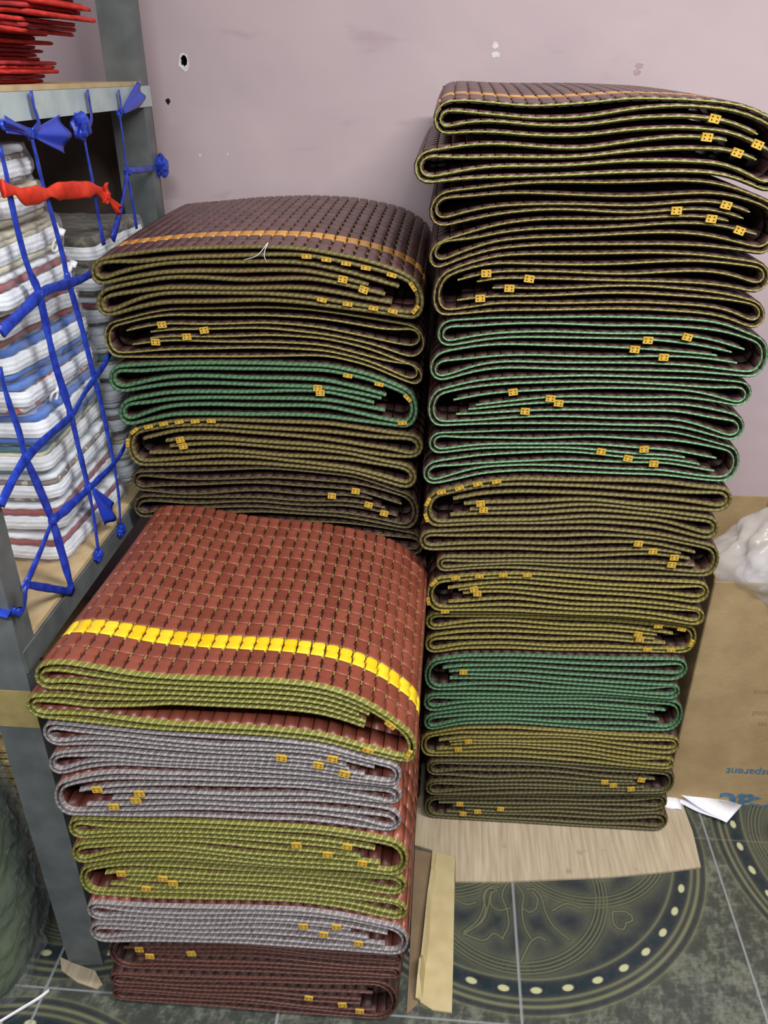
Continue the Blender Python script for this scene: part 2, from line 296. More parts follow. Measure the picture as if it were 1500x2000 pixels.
# tile templates: rows of (ds, v, h)
BOX_S = np.array((-.46, 0, .46))*PT
def box_template(v0, v1, th):
    V = [(s, v, h) for s in BOX_S for v in (v0, v1) for h in (-th/2, th/2)]
    F = []
    for i in (0, 1):
        a = i*4; b = a+4
        F += [(a, b, b+1, a+1), (a+2, a+3, b+3, b+2), (a+1, b+1, b+3, a+3), (a, a+2, b+2, b)]
    F += [(0, 1, 3, 2), (8, 10, 11, 9)]
    return np.array(V), F
def fine_template(v0, v1, th):
    fr = [0, .07, .22, .37, .5, .63, .78, .93, 1]
    hw = [.0076, .0090, .0096, .0092, .0073, .0092, .0096, .0090, .0076]
    V = []; n = len(fr); cx = lambda f: .0007*math.sin(2*PI*f)
    for h, ins in ((-th/2, 0), (th/2-.0012, 0), (th/2, .0011)):
        for sg in (-1, 1):
            for f, w in zip(fr, hw):
                v = v0+ins+f*(v1-v0-2*ins); V.append((cx(f)+sg*(w-ins), v, h))
        # mid line
        for f in fr: V.append((cx(f), v0+ins+f*(v1-v0-2*ins), h))
    F = []; R = 3*n
    for k in (0, 1):
        a, b = k*R, (k+1)*R
        for i in range(n-1):
            F += [(a+i, b+i, b+i+1, a+i+1), (a+n+i, a+n+i+1, b+n+i+1, b+n+i)]
        F += [(a, a+2*n, b+2*n, b), (a+2*n, a+n, b+n, b+2*n), (a+n-1, b+n-1, b+3*n-1, a+3*n-1), (a+3*n-1, b+3*n-1, b+2*n-1, a+2*n-1)]
    a = 2*R
    for i in range(n-1):
        F += [(a+i, a+2*n+i, a+2*n+i+1, a+i+1), (a+2*n+i, a+n+i, a+n+i+1, a+2*n+i+1)]
    return np.array(V), F

class Strip:
    """one strand of a mat: polyline at the front and at the back, with an arc-length parameter"""
    def __init__(s, pf, pb):
        for _ in range(5):
            pf[1:-1] = .5*pf[1:-1]+.25*(pf[:-2]+pf[2:]); pb[1:-1] = .5*pb[1:-1]+.25*(pb[:-2]+pb[2:])
        d = np.linalg.norm(np.diff(pf, axis=0), axis=1); s.L = d.sum(); s.s = np.concatenate([[0], np.cumsum(d)])
        s.pf, s.pb = pf, pb; t = np.gradient(pf, axis=0); t /= np.linalg.norm(t, axis=1)[:, None]+1e-12
        s.nr = np.stack([-t[:, 1], t[:, 0]], 1)
        s.cols = int(s.L/PT); s.off = (s.L-s.cols*PT)/2
    def at(s, q, w):
        q = np.clip(q, 0, s.L); I = lambda a: np.interp(q, s.s, a)
        x = I(s.pf[:, 0])*(1-w)+I(s.pb[:, 0])*w; z = I(s.pf[:, 1])*(1-w)+I(s.pb[:, 1])*w
        n = np.stack([I(s.nr[:, 0]), I(s.nr[:, 1])], -1); n /= np.linalg.norm(n, axis=-1, keepdims=True)+1e-9
        return x, z, n
    def place(s, q, v, h, fy):
        w = 1-(1-np.clip(v/DEPTH, 0, 1))**2
        x, z, n = s.at(q, w)
        X = x+n[..., 0]*h; Z = z+n[..., 1]*h
        return np.stack([X, fy(X)+v, Z], -1)

class QB:
    """vectorised builder for many copies of a template along a strip"""
    def __init__(s): s.V = []; s.F = []; s.r = []; s.n = 0
    def put(s, strip, qs, rows, template, fy):
        T, F = template; F = np.array(F)
        qs = np.asarray(qs, float)
        for v0 in rows:
            q = qs[:, None]+T[None, :, 0]; v = np.broadcast_to(v0+T[None, :, 1], q.shape); h = np.broadcast_to(T[None, :, 2], q.shape)
            P = strip.place(q, v, h, fy).reshape(-1, 3)
            k = len(qs); ff = (F[None]+(np.arange(k)*len(T))[:, None, None]).reshape(-1, 4)+s.n
            s.V.append(P); s.F.append(ff); s.r.append(np.repeat(rng.random(k), len(F))); s.n += len(P)
    def mesh(s, name, mat, org):
        V = np.concatenate(s.V)-np.array(org); F = np.concatenate(s.F); r = np.concatenate(s.r)
        me = bpy.data.meshes.new(name); nv, nf = len(V), len(F)
        me.vertices.add(nv); me.vertices.foreach_set('co', V.astype(np.float32).ravel())
        me.loops.add(nf*4); me.loops.foreach_set('vertex_index', F.astype(np.int32).ravel())
        me.polygons.add(nf); me.polygons.foreach_set('loop_start', np.arange(0, nf*4, 4, dtype=np.int32))
        me.update(calc_edges=True); me.validate()
        a = me.attributes.new('rnd', 'FLOAT', 'FACE')
        if len(me.polygons) == nf: a.data.foreach_set('value', r.astype(np.float32))
        me.materials.append(mat); return me

def tab_mesh(w, h, t=.003):
    """small square end tile with four drilled holes, facing -Y"""
    mb = MB(); xs = [-w/2, -w*.30, -w*.16, w*.16, w*.30, w/2]; zs = [-h/2, -h*.30, -h*.12, h*.12, h*.30, h/2]
    for i in range(5):
        for j in range(5):
            hole = i in (1, 3) and j in (1, 3)
            x0, x1, z0, z1 = xs[i], xs[i+1], zs[j], zs[j+1]; 
            if hole:
                d = t*.6; c = [(x0,-t/2,z0),(x1,-t/2,z0),(x1,-t/2,z1),(x0,-t/2,z1)]; e = [(x,-t/2+d,z) for x, _, z in c]
                mb.add(c+e, [(4,5,6,7),(0,1,5,4),(1,2,6,5),(2,3,7,6),(3,0,4,7)], 1)
            else:
                mb.add([(x0,-t/2,z0),(x1,-t/2,z0),(x1,-t/2,z1),(x0,-t/2,z1)], [(0,1,2,3)], 0)
    b = [(-w/2,-t/2,-h/2),(w/2,-t/2,-h/2),(w/2,-t/2,h/2),(-w/2,-t/2,h/2),(-w/2,t/2,-h/2),(w/2,t/2,-h/2),(w/2,t/2,h/2),(-w/2,t/2,h/2)]
    mb.add(b, [(7,6,5,4),(1,5,6,2),(4,0,3,7),(3,2,6,7),(4,5,1,0)], 0)
    return mb.mesh('yellow_edge_tile', [M['gold'], M['hole']])
TAB = tab_mesh(.0158, .0112); TAB_S = tab_mesh(.0165, .0068)

def build_mat(label, group, top, bot, topb, botb, ends, xu, xl, xs, y0, web, tile='tile_dark', tw=.0025, prot=.0045,
              fine=False, row_mat='ochre_row', extra=(), gap6=0, rear=False, skew=0, seed=0, tabs=None, th=None, detail=True, category='folded mat'):
    r = np.random.default_rng(1000+seed)
    sg = 1 if ends == 'R' else -1
    if sg < 0: xu, xl, xs = -xu, -xl, -xs
    xm = (sg*xu+sg*xs)/2
    Hm = float(np.mean(top(np.linspace(xm-.15, xm+.15, 9))-bot(np.linspace(xm-.15, xm+.15, 9))))
    th = th or min(.0066, Hm/8*.56); mn = th*1.12
    nz = [wob(r, .32, 7, 4) for _ in range(9)]; gb = np.array([.5]+[1.]*7+[.5])*r.uniform(.85, 1.2, 9)
    def spread(X, H):
        # share of the height taken by each gap between layers, never thinner than a layer
        g = np.stack([gb[j]*(1+nz[j](X)) for j in range(9)]); g = np.maximum(g, (th*1.04/H)*8*np.array([.5]+[1.]*7+[.5]).reshape((9,)+(1,)*np.ndim(X)))
        return 1-np.cumsum(g, 0)/g.sum(0)
    def lz(k, X, b):
        x = sg*X; T, B = (topb, botb) if b else (top, bot)
        zt, zb = T(x), B(x); H = np.maximum(zt-zb, 8*th*1.02)
        t = lambda j: (8-j+.5)/8
        m = mn/H
        if gap6:
            g = gap6*np.clip((X-(xl+.10))/.12, 0, 1)
            sp = (1-g)/8
            tk = (1-(k-.5)*sp) if k <= 6 else (8-k+.5)*sp
        else:
            tk = spread(X, H)[k-1]
        wl = np.exp(-((X-min(xu, xl))/.062)**2); wr = np.exp(-((X-xs)/.085)**2)
        # tear-shaped hollow inside each double fold, and inside the big fold at the other end
        tgt = {2: t(1)-m, 3: t(4)+m, 6: t(5)-m, 7: t(8)+m}.get(k)
        if tgt is not None: tk = tk*(1-wl)+tgt*wl
        tgt = {1: 1-.5/8, 8: .5/8, 2: 1-.5/8-m, 7: .5/8+m}.get(k)
        if tgt is not None: tk = tk*(1-wr)+tgt*wr
        if k in (3, 4, 5, 6) and not gap6:
            tk = tk*(1-.3*wr)+(.34+.06*(6-k))*.3*wr
        return zb+tk*H
    def seg(k, X0, X1, b):
        n = max(8, int(abs(X1-X0)/.006)); X = np.linspace(X0, X1, n); return np.stack([X, lz(k, X, b)], 1)
    def loopc(ka, kb, edge, side, f):
        c = edge
        for _ in range(4):
            rz = abs(float(lz(ka, np.array(c), 0))-float(lz(kb, np.array(c), 0)))/2
            c = edge+(rz*f if side < 0 else -rz*f)
        return c, rz*f
    def loop(ka, kb, c, rx, side, b):
        za, zb_ = float(lz(ka, np.array(c), b)), float(lz(kb, np.array(c), b))
        # outer end follows the slope of the stack
        ph = np.linspace(0, PI, 17)[1:-1]; X = c+(rx*np.sin(ph) if side > 0 else -rx*np.sin(ph))
        mid = (lz(ka, X, b)+lz(kb, X, b))/2; rz = (za-zb_)/2
        return np.stack([X, mid+rz*np.cos(ph)], 1)
    e = np.concatenate([r.uniform(.06, .10, 2), r.uniform(.035, .06, 2)])
    for j, k in ((0, 1), (1, 2), (2, 0), (3, 3)):            # a strand's end lies a little beyond its yellow tile
        if tabs and tabs[k] is not None: e[j] = max(.03, min(e[j], abs(sg*xs-tabs[k])-.03))
    if gap6: e = np.array((.085, .075, .07, .075))
    def strand(up_a, up_b, lo_a, lo_b, inset, fl, fr, ea, eb):
        out = []
        cu, ru = loopc(up_a, up_b, xu+th/2+inset, -1, fl); cl, rl = loopc(lo_a, lo_b, xl+th/2+inset, -1, fl)
        cr, rr = loopc(up_b, lo_b, xs-th/2-inset, 1, fr)
        for b in (0, 1):
            P = [seg(up_a, xs-ea, cu, b), loop(up_a, up_b, cu, ru, -1, b), seg(up_b, cu, cr, b),
                 loop(up_b, lo_b, cr, rr, 1, b), seg(lo_b, cr, cl, b), loop(lo_b, lo_a, cl, rl, -1, b), seg(lo_a, cl, xs-eb, b)]
            P = np.concatenate(P); P[:, 0] *= sg; out.append(P)
        return Strip(out[0], out[1]), (cu, cl, cr)
    outer, co = strand(4, 1, 5, 8, 0, .95, .62, e[0], e[1])
    inner, ci = strand(3, 2, 6, 7, mn*1.05, 1.15, .7, e[2], e[3])
    fy = lambda x: y0+skew*(x-xm)
    org = (xm, y0+DEPTH/2, float(bot(np.array(xm))))
    root = thing('folded_bamboo_mat', org, label, category, group)
    qb = QB(); qy = QB(); qo = (QB(), QB()) if tile == 'tile_red_shaded' else (qb, qb)
    g = .0007; front = box_template(g, PR-g, th); ve = np.linspace(PR+g, DEPTH-g, 6 if fine else 3); rests = [box_template(v0, v1, th) for v0, v1 in zip(ve[:-1], ve[1:])]; one = box_template(g, PR-g, th)
    for si, st in enumerate((outer, inner)):
        qs = st.off+(np.arange(st.cols)+.5)*PT
        x, z, n = st.at(qs, 0); X = x*sg
        vis = (X < max(co[0], co[1])+.05) | (X > co[2]-.05) if si == 0 else np.zeros(len(qs), bool)
        topm = np.zeros(len(qs), bool)
        if fine and si == 0:
            lim = np.searchsorted(qs, 0); 
            nz_ = n[:, 1]*sg
            topm = (z > (top(x)+bot(x))/2) & (nz_ > -.6) & (qs > qs[-1]*.14) & (qs < qs[-1]*.62)
            topm |= vis & (qs > qs[-1]*.14) & (qs < qs[-1]*.62)
        a = qs[~vis & ~topm]; bb = qs[vis & ~topm]; c = qs[topm]
        if len(a):
            qb.put(st, a, [0], front, fy)
            for rest in rests: qb.put(st, a, [0], rest, fy)
        if len(bb):
            rows = [k*PR for k in range(ROWS)]
            left = st.at(bb, 0)[0] < xm
            for q_, m_ in ((qo[0], left), (qo[1], ~left)):
                if m_.any(): q_.put(st, bb[m_], rows, one, fy)
        if len(c):
            ft = fine_template(g*.6, PR-g*.6, th)
            qb.put(st, c, [k*PR for k in range(ROWS) if k != 2], ft, fy); qy.put(st, c, [2*PR], ft, fy)
    link('tile_sheet', qb.mesh('tile_sheet', M[tile], org), root)
    for q_ in qo:
        if q_ is not qb and q_.V: link('fold_tiles', q_.mesh('fold_tiles', M['tile_red'], org), root)['label'] = 'red-brown tiles round the fold'  # lighter copy of the tile colour where the fold sides are lit
    if qy.V: 
        o = link('yellow_tile_row', qy.mesh('yellow_tile_row', M[row_mat], org), root); o['label'] = 'row of yellow tiles running along the mat'
    # woven edging along the front edge of every layer
    V = []; F = []; UV = []; nv = 0
    prof = [(.0012, tw/2), (-.55*prot, tw*.48), (-prot, tw*.25), (-prot, -tw*.25), (-.55*prot, -tw*.48), (.0012, -tw/2)]
    for st in (outer, inner):
        q = np.arange(.0, st.L, PT/4); k = len(q)
        sc = 1+.05*np.cos(2*PI*(q-st.off)/(PT/2))
        ring = []
        for (v, h) in prof:
            vv = np.where(v < 0, v*sc, v); ww = np.zeros_like(q)
            x, z, n = st.at(q, ww); hh = h*(1+.06*(sc-1)/.05)
            X = x+n[:, 0]*hh; Z = z+n[:, 1]*hh; ring.append(np.stack([X, fy(X)+vv, Z], 1))
        R_ = np.stack(ring, 1); m = len(prof)
        V.append(R_.reshape(-1, 3))
        idx = np.arange(k*m).reshape(k, m)+nv
        f = np.stack([idx[:-1, :-1], idx[1:, :-1], idx[1:, 1:], idx[:-1, 1:]], -1).reshape(-1, 4)
        F.append(f); u = np.repeat((q-st.off)/PT, m)+len(UV)*211; UV.append(np.stack([u, np.tile(np.linspace(0, 1, m), k)], 1)); nv += k*m
    V = np.concatenate(V)-np.array(org); F = np.concatenate(F); UV = np.concatenate(UV)
    me = bpy.data.meshes.new('edge_binding'); me.from_pydata(V.tolist(), [], F.tolist())
    ul = me.uv_layers.new(name='UVMap'); li = np.empty(len(me.loops), np.int32); me.loops.foreach_get('vertex_index', li)
    ul.data.foreach_set('uv', UV[li].astype(np.float32).ravel())
    me.polygons.foreach_set('use_smooth', [True]*len(me.polygons)); me.materials.append(W[web]); link('edge_binding', me, root)
    if fine:
        mb = MB(org); st = outer; q = np.arange(st.L*.15, st.L*.62, PT/2); vs_ = np.linspace(.002, DEPTH-.002, 12)
        P = np.concatenate([st.place(q, np.full_like(q, v), np.full_like(q, -th*.42), fy) for v in vs_]); k2 = len(q)
        mb.add(P, [(j*k2+i, j*k2+i+1, (j+1)*k2+i+1, (j+1)*k2+i) for j in range(len(vs_)-1) for i in range(k2-1)]); mb.obj('gap_shade', M['gap_shade'], root)  # dark sheet added under the tiles so their gaps look deep
    # cords showing in the gaps between tile rows of the uppermost mats
    if fine:
        mb = MB(org); st = outer; q = np.arange(st.L*.15, st.L*.62, PT/2)
        for k in range(1, ROWS):
            for dv in (-.0030, .0030):
                P = [st.place(q, np.full_like(q, k*PR+dv+s_), np.full_like(q, th*.12), fy) for s_ in (-.0006, .0006)]
                k2 = len(q); mb.add(np.concatenate(P), [(i, i+1, k2+i+1, k2+i) for i in range(k2-1)])
            # short lengthwise stitch over each joint between rows
            qq = st.off+np.arange(int(st.L*.15/PT), int(st.L*.62/PT))*PT
            for c_ in qq:
                P = st.place(np.array([c_-.0008, c_+.0008, c_+.0008, c_-.0008]), np.array([-.0055, -.0055, .0055, .0055])+k*PR, np.full(4, th*.2), fy)
                mb.add(P, [(0, 1, 2, 3)])
        mb.obj('binding_cord', M['cord'], root)
    if rear:  # dark panel added at the back so no bright wall shows through
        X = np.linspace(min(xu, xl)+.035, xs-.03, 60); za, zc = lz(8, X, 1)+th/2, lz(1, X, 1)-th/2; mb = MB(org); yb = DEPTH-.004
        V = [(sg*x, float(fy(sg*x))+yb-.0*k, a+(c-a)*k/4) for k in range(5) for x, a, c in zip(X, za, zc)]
        mb.add(V, [(k*60+i, k*60+i+1, (k+1)*60+i+1, (k+1)*60+i) for k in range(4) for i in range(59)]); mb.obj('rear_closing_panel', M['tile_dark_plain'], root)
    # yellow end tiles
    def put_tab(st, q, me, jit=0):
        x, z, n = st.at(np.array([q]), 0); a = math.atan2(-n[0][0], n[0][1])
        if abs(a) > PI/2: a -= math.copysign(PI, a)
        o = link('yellow_edge_tile', me, root)
        o.location = (float(x[0])-org[0], float(fy(x[0]))-prot-.0022-org[1], float(z[0])-org[2]+jit); o.rotation_euler = (0, -a+r.uniform(-.14, .14), 0)
    if tabs:
        for k, (st, last) in enumerate(((inner, 0), (outer, 0), (outer, 1), (inner, 1))):
            if tabs[k] is None: continue
            q = np.linspace(0, .3, 400)*st.L; q = st.L-q if last else q
            put_tab(st, q[np.argmin(np.abs(st.at(q, 0)[0]-tabs[k]))], TAB, r.uniform(-.001, .001))
    for (which, lo, hi, n_) in extra:
        st = outer if which == 'o' else inner
        for q in np.linspace(lo, hi, n_): put_tab(st, q*st.L, TAB_S)
    return root
# ------------------------------------------------------------------ the room
WALL_Y = 1.955
def wall_material():
    m, nt, b = new_mat('pink_wall_paint')
    tc = N_(nt, 'ShaderNodeTexCoord')
    n1 = N_(nt, 'ShaderNodeTexNoise'); n1.inputs['Scale'].default_value = 2.2; n1.inputs['Detail'].default_value = 6
    nt.links.new(tc.outputs['Object'], n1.inputs['Vector'])
    r = ramp(nt, [(.3, lin(184, 167, 173)), (.5, lin(194, 176, 181)), (.7, lin(202, 184, 187))]); nt.links.new(n1.outputs['Fac'], r.inputs['Fac'])
    # sparse scuffs
    mp = N_(nt, 'ShaderNodeMapping'); mp.inputs['Scale'].default_value = (7, 7, 22); nt.links.new(tc.outputs['Object'], mp.inputs['Vector'])
    n2 = N_(nt, 'ShaderNodeTexNoise'); n2.inputs['Scale'].default_value = 1; n2.inputs['Detail'].default_value = 3
    nt.links.new(mp.outputs['Vector'], n2.inputs['Vector'])
    r2 = ramp(nt, [(.66, (0, 0, 0, 1)), (.78, (.55, .55, .55, 1))]); nt.links.new(n2.outputs['Fac'], r2.inputs['Fac'])
    mx = N_(nt, 'ShaderNodeMixRGB'); nt.links.new(r2.outputs['Color'], mx.inputs['Fac']); nt.links.new(r.outputs['Color'], mx.inputs['Color1'])
    mx.inputs['Color2'].default_value = lin(172, 148, 154)
    nt.links.new(mx.outputs['Color'], b.inputs['Base Color'])
    b.inputs['Roughness'].default_value = .45; b.inputs['Specular IOR Level'].default_value = .35
    bp = N_(nt, 'ShaderNodeBump'); bp.inputs['Strength'].default_value = .25; bp.inputs['Distance'].default_value = .01
    n3 = N_(nt, 'ShaderNodeTexNoise'); n3.inputs['Scale'].default_value = 9; nt.links.new(tc.outputs['Object'], n3.inputs['Vector'])
    nt.links.new(n3.outputs['Fac'], bp.inputs['Height']); nt.links.new(bp.outputs['Normal'], b.inputs['Normal'])
    return m
M['wall'] = wall_material()
M['plaster'] = plain('white_plaster', lin(214, 206, 206), lin(236, 230, 230), 90, .9)
M['dark'] = plain('dark_hollow', lin(28, 22, 22), None, 5, .95)
M['ceiling'] = plain('ceiling_paint', lin(225, 222, 218), lin(232, 230, 226), 3, .9)
M['smudge'] = plain('grey_smudge', lin(168, 144, 148), lin(184, 158, 162), 80, .9)

# back wall with a real drilled hole
hx, hz, hr = -.583, 1.571, .0085
mb = MB(); n = 16
sq = [(-1, -1), (-.5, -1), (0, -1), (.5, -1), (1, -1), (1, -.5), (1, 0), (1, .5), (1, 1), (.5, 1), (0, 1), (-.5, 1), (-1, 1), (-1, .5), (-1, 0), (-1, -.5)]
ring0 = [(hx+.05*a, WALL_Y, hz+.05*b) for a, b in sq]
ra = [math.atan2(b, a) for a, b in sq]; rr_ = [1+.16*math.sin(3*i+1) for i in range(n)]
ring1 = [(hx+hr*.82*q*math.cos(t), WALL_Y, hz+hr*1.25*q*math.sin(t)) for t, q in zip(ra, rr_)]
ring2 = [(x, WALL_Y+.04, z-.004) for x, _, z in ring1]
mb.add(ring0+ring1, [(i, (i+1) % n, n+(i+1) % n, n+i) for i in range(n)])
mb.add(ring1+ring2, [(i, (i+1) % n, n+(i+1) % n, n+i) for i in range(n)], 1)
mb.add(ring2, [tuple(range(n))], 1)
X0, X1, Z1 = -1.7, 2.4, 2.75
xs_ = [X0, hx-.05, hx+.05, X1]; zs_ = [0, hz-.05, hz+.05, Z1]
for i in range(3):
    for j in range(3):
        if (i, j) != (1, 1): mb.add([(xs_[i], WALL_Y, zs_[j]), (xs_[i+1], WALL_Y, zs_[j]), (xs_[i+1], WALL_Y, zs_[j+1]), (xs_[i], WALL_Y, zs_[j+1])], [(0, 1, 2, 3)])
wall = tag(mb.obj('wall_back', [M['wall'], M['dark']]), kind='structure')
# chipped plaster round the hole, paint dabs and smudges on the wall
mb = MB(); r = np.random.default_rng(3)
o_ = [1.42+r.uniform(-.12, .3) for _ in range(n)]
for i in range(n):
    if math.sin(ra[i]) < -.3: o_[i] += .45
rg = [(hx+hr*.8*q*math.cos(t), WALL_Y-.0008, hz+hr*1.2*q*math.sin(t)) for t, q in zip(ra, o_)]
r1 = [(x, WALL_Y-.0008, z) for x, _, z in ring1]
mb.add(rg+r1, [(i, (i+1) % n, n+(i+1) % n, n+i) for i in range(n)]); mb.obj('chipped_plaster', M['plaster'], wall)
def dab(cx, cz, w, h, mat, seed, name):
    r = np.random.default_rng(seed); k = 18; mb = MB()
    P = [(cx+w*(1+r.uniform(-.3, .25))*math.cos(2*PI*i/k), WALL_Y-.0006, cz+h*(1+r.uniform(-.25, .3))*math.sin(2*PI*i/k)) for i in range(k)]
    mb.add(P, [tuple(range(k))]); mb.obj(name, mat, wall)
dab(.077, 1.5985, .0065, .0065, M['plaster'], 1, 'white_paint_dab'); dab(.079, 1.5815, .0085, .0055, M['plaster'], 2, 'white_paint_dab')
dab(.375, 1.561, .0085, .005, M['smudge'], 3, 'grey_smudge'); dab(.372, 1.549, .007, .005, M['smudge'], 4, 'grey_smudge')
dab(-.568, 1.385, .003, .003, M['plaster'], 5, 'white_paint_dab'); dab(-.505, 1.388, .002, .002, M['plaster'], 6, 'white_paint_dab')
dab(-.628, 1.493, .005, .006, M['dark'], 7, 'grey_smudge')
mb = MB(); mb.box((X0-.02, -2.2, 0), (X0, WALL_Y, Z1)); tag(mb.obj('wall_left', M['wall']), kind='structure')
mb = MB(); mb.box((X0, -2.2, Z1), (X1, WALL_Y, Z1+.02)); tag(mb.obj('ceiling', M['ceiling']), kind='structure')

# floor: glazed tiles whose printed medallions repeat every two tiles
def floor():
    T = .454; cx0, cy0 = .186, 1.346
    x0, x1, y0, y1, st = -.96, .96, .60, 1.56, .0019
    nx, ny = int((x1-x0)/st)+1, int((y1-y0)/st)+1
    gx, gy = np.linspace(x0, x1, nx), np.linspace(y0, y1, ny); X, Y = np.meshgrid(gx, gy)
    def pat(X, Y):
        r = np.random.default_rng(11)
        dx = (X-cx0+T) % (2*T)-T; dy = (Y-cy0+T) % (2*T)-T
        rad = np.hypot(dx, dy); sm = lambda d, w: np.clip(1-np.abs(d)/w, 0, 1)
        # marbling
        f = np.zeros_like(X)
        for o in range(26):
            k = 18*1.17**o; a = r.uniform(0, 6.28); f += np.sin(k*(X*math.cos(a)+Y*math.sin(a))+r.uniform(0, 6.28)+2.2*np.sin(k*.45*(X*math.sin(a)-Y*math.cos(a))))/(1+.05*abs(o-13))
        f = f/np.std(f); f = 1/(1+np.exp(-1.15*f))
        marb = np.array((.048, .053, .046))+f[..., None]**2*np.array((.115, .12, .088))
        dark = np.array((.018, .023, .032))+f[..., None]*np.array((.010, .013, .014))
        line = np.array((.21, .21, .11)); halo = np.array((.125, .128, .078)); bead = np.array((.46, .46, .26)); teal = np.array((.012, .030, .030))
        ins = np.clip((.436-rad)/.003, 0, 1)[..., None]; c = marb*(1-ins)+dark*ins
        mixin = lambda c, a, col: c*(1-np.clip(a, 0, 1)[..., None])+col*np.clip(a, 0, 1)[..., None]
        # fold into the sector facing -Y of the medallion
        ang = np.arctan2(dx, -dy); k = np.round(ang/(PI/2)); a2 = k*PI/2
        u = dx*np.cos(a2)+dy*np.sin(a2); w = -(-dx*np.sin(a2)+dy*np.cos(a2))
        w = np.hypot(dx, dy)*np.cos(ang-a2); u = np.hypot(dx, dy)*np.sin(ang-a2)
        inner = np.clip((.365-rad)/.004, 0, 1)
        # interlaced rings
        dl = np.full_like(X, 9.)
        for q in range(4):
            ccx, ccy = .156*math.sin(q*PI/2), -.156*math.cos(q*PI/2)
            rr = np.hypot(dx-ccx, dy-ccy)
            for R_ in (.176, .184, .192, .199): dl = np.minimum(dl, np.abs(rr-R_))
        # scrolls (distance to polylines, sector coordinates)
        ds = np.full_like(X, 9.)
        for pl in SCROLL:
            P = spline([(a, -b, 0) for a, b in pl], .012)[:, :2]
            for A, B in zip(P[:-1], P[1:]):
                for mir in (1, -1) if pl[0][0] > .1 else (1,):
                    ax, ay, bx, by = A[0]*mir, A[1], B[0]*mir, B[1]
                    L2 = (bx-ax)**2+(by-ay)**2+1e-9; t = np.clip(((u-ax)*(bx-ax)+(w-ay)*(by-ay))/L2, 0, 1)
                    ds = np.minimum(ds, np.hypot(u-ax-t*(bx-ax), w-ay-t*(by-ay)))
        for d, hw, lw, la in ((dl, .019, .0013, .4), (ds, .014, .0013, .6)):
            c = mixin(c, .62*np.exp(-(d/hw)**1.3)*inner, halo); c = mixin(c, sm(d-.003, .0016)*inner*.8, dark*.7); c = mixin(c, la*sm(d, lw*1.4)*inner, line)
        # outer rings and beads
        for R_, w_, a_ in ((.366, .0022, .55), (.405, .0028, .6), (.419, .0032, .8), (.436, .0015, .4)):
            c = mixin(c, .35*np.exp(-((rad-R_)/.006)**2), halo); c = mixin(c, a_*sm(rad-R_, w_*1.6), line)
        aa = np.arctan2(dx, -dy); nb = 39; fr = ((aa*nb/(2*PI)) % 1)-.5; arc = fr*2*PI/nb*rad
        be = np.hypot(arc/.0108, (rad-.387)/.0062); c = mixin(c, np.clip((1.15-be)/.3, 0, 1), bead)
        fr2 = ((aa*nb/(2*PI)+.5) % 1)-.5; arc2 = fr2*2*PI/nb*rad; b2 = np.hypot(arc2/.010, (rad-.387)/.009); c = mixin(c, np.clip((1-b2)/.4, 0, .8), teal)
        # joints between tiles
        jx = np.abs(((X-cx0+T/2) % T)-T/2); jy = np.abs(((Y-cy0+T/2) % T)-T/2)
        g = np.maximum(np.clip((.0027-jx)/.0008, 0, 1)*.85, np.clip((.0022-jy)/.0008, 0, 1)*np.where(Y < 1.1, .8, .2)); c = mixin(c, g, np.array((.27, .28, .29)))
        return c
    col = pat(X, Y).reshape(-1, 3)
    V = np.stack([X.ravel(), Y.ravel(), np.zeros(nx*ny)], 1)
    idx = np.arange(nx*ny).reshape(ny, nx); F = np.stack([idx[:-1, :-1], idx[:-1, 1:], idx[1:, 1:], idx[1:, :-1]], -1).reshape(-1, 4)
    ext = [(X0, -2.2), (X1, -2.2), (X1, y0), (X0, y0), (X0, y1), (X1, y1), (X1, WALL_Y), (X0, WALL_Y), (x0, y0), (x0, y1), (x1, y0), (x1, y1)]
    k = len(V); V = np.vstack([V, [(a, b, 0) for a, b in ext]]); col = np.vstack([col, np.tile((.045, .05, .045), (len(ext), 1))])
    F = np.vstack([F, np.array([(0, 1, 2, 3), (4, 5, 6, 7), (3, 8, 9, 4), (10, 2, 5, 11)])+k])
    me = bpy.data.meshes.new('floor'); nf = len(F)
    me.vertices.add(len(V)); me.vertices.foreach_set('co', V.astype(np.float32).ravel())
    me.loops.add(nf*4); me.loops.foreach_set('vertex_index', F.astype(np.int32).ravel())
    me.polygons.add(nf); me.polygons.foreach_set('loop_start', np.arange(0, nf*4, 4, dtype=np.int32)); me.update(calc_edges=True)
    at = me.attributes.new('glaze', 'FLOAT_COLOR', 'POINT'); at.data.foreach_set('color', np.hstack([np.clip(col, 0, 1), np.ones((len(col), 1))]).astype(np.float32).ravel())
    m, nt, b = new_mat('glazed_floor_tile'); a = N_(nt, 'ShaderNodeAttribute', attribute_name='glaze'); nt.links.new(a.outputs['Color'], b.inputs['Base Color'])
    b.inputs['Roughness'].default_value = .22; b.inputs['Specular IOR Level'].default_value = .5
    tc = N_(nt, 'ShaderNodeTexCoord'); no = N_(nt, 'ShaderNodeTexNoise'); no.inputs['Scale'].default_value = 30; no.inputs['Detail'].default_value = 4
    nt.links.new(tc.outputs['Object'], no.inputs['Vector']); r_ = ramp(nt, [(.35, (.16,)*3+(1,)), (.7, (.4,)*3+(1,))]); nt.links.new(no.outputs['Fac'], r_.inputs['Fac'])
    nt.links.new(r_.outputs['Color'], b.inputs['Roughness'])
    me.materials.append(m); tag(link('floor', me), kind='structure')
floor()

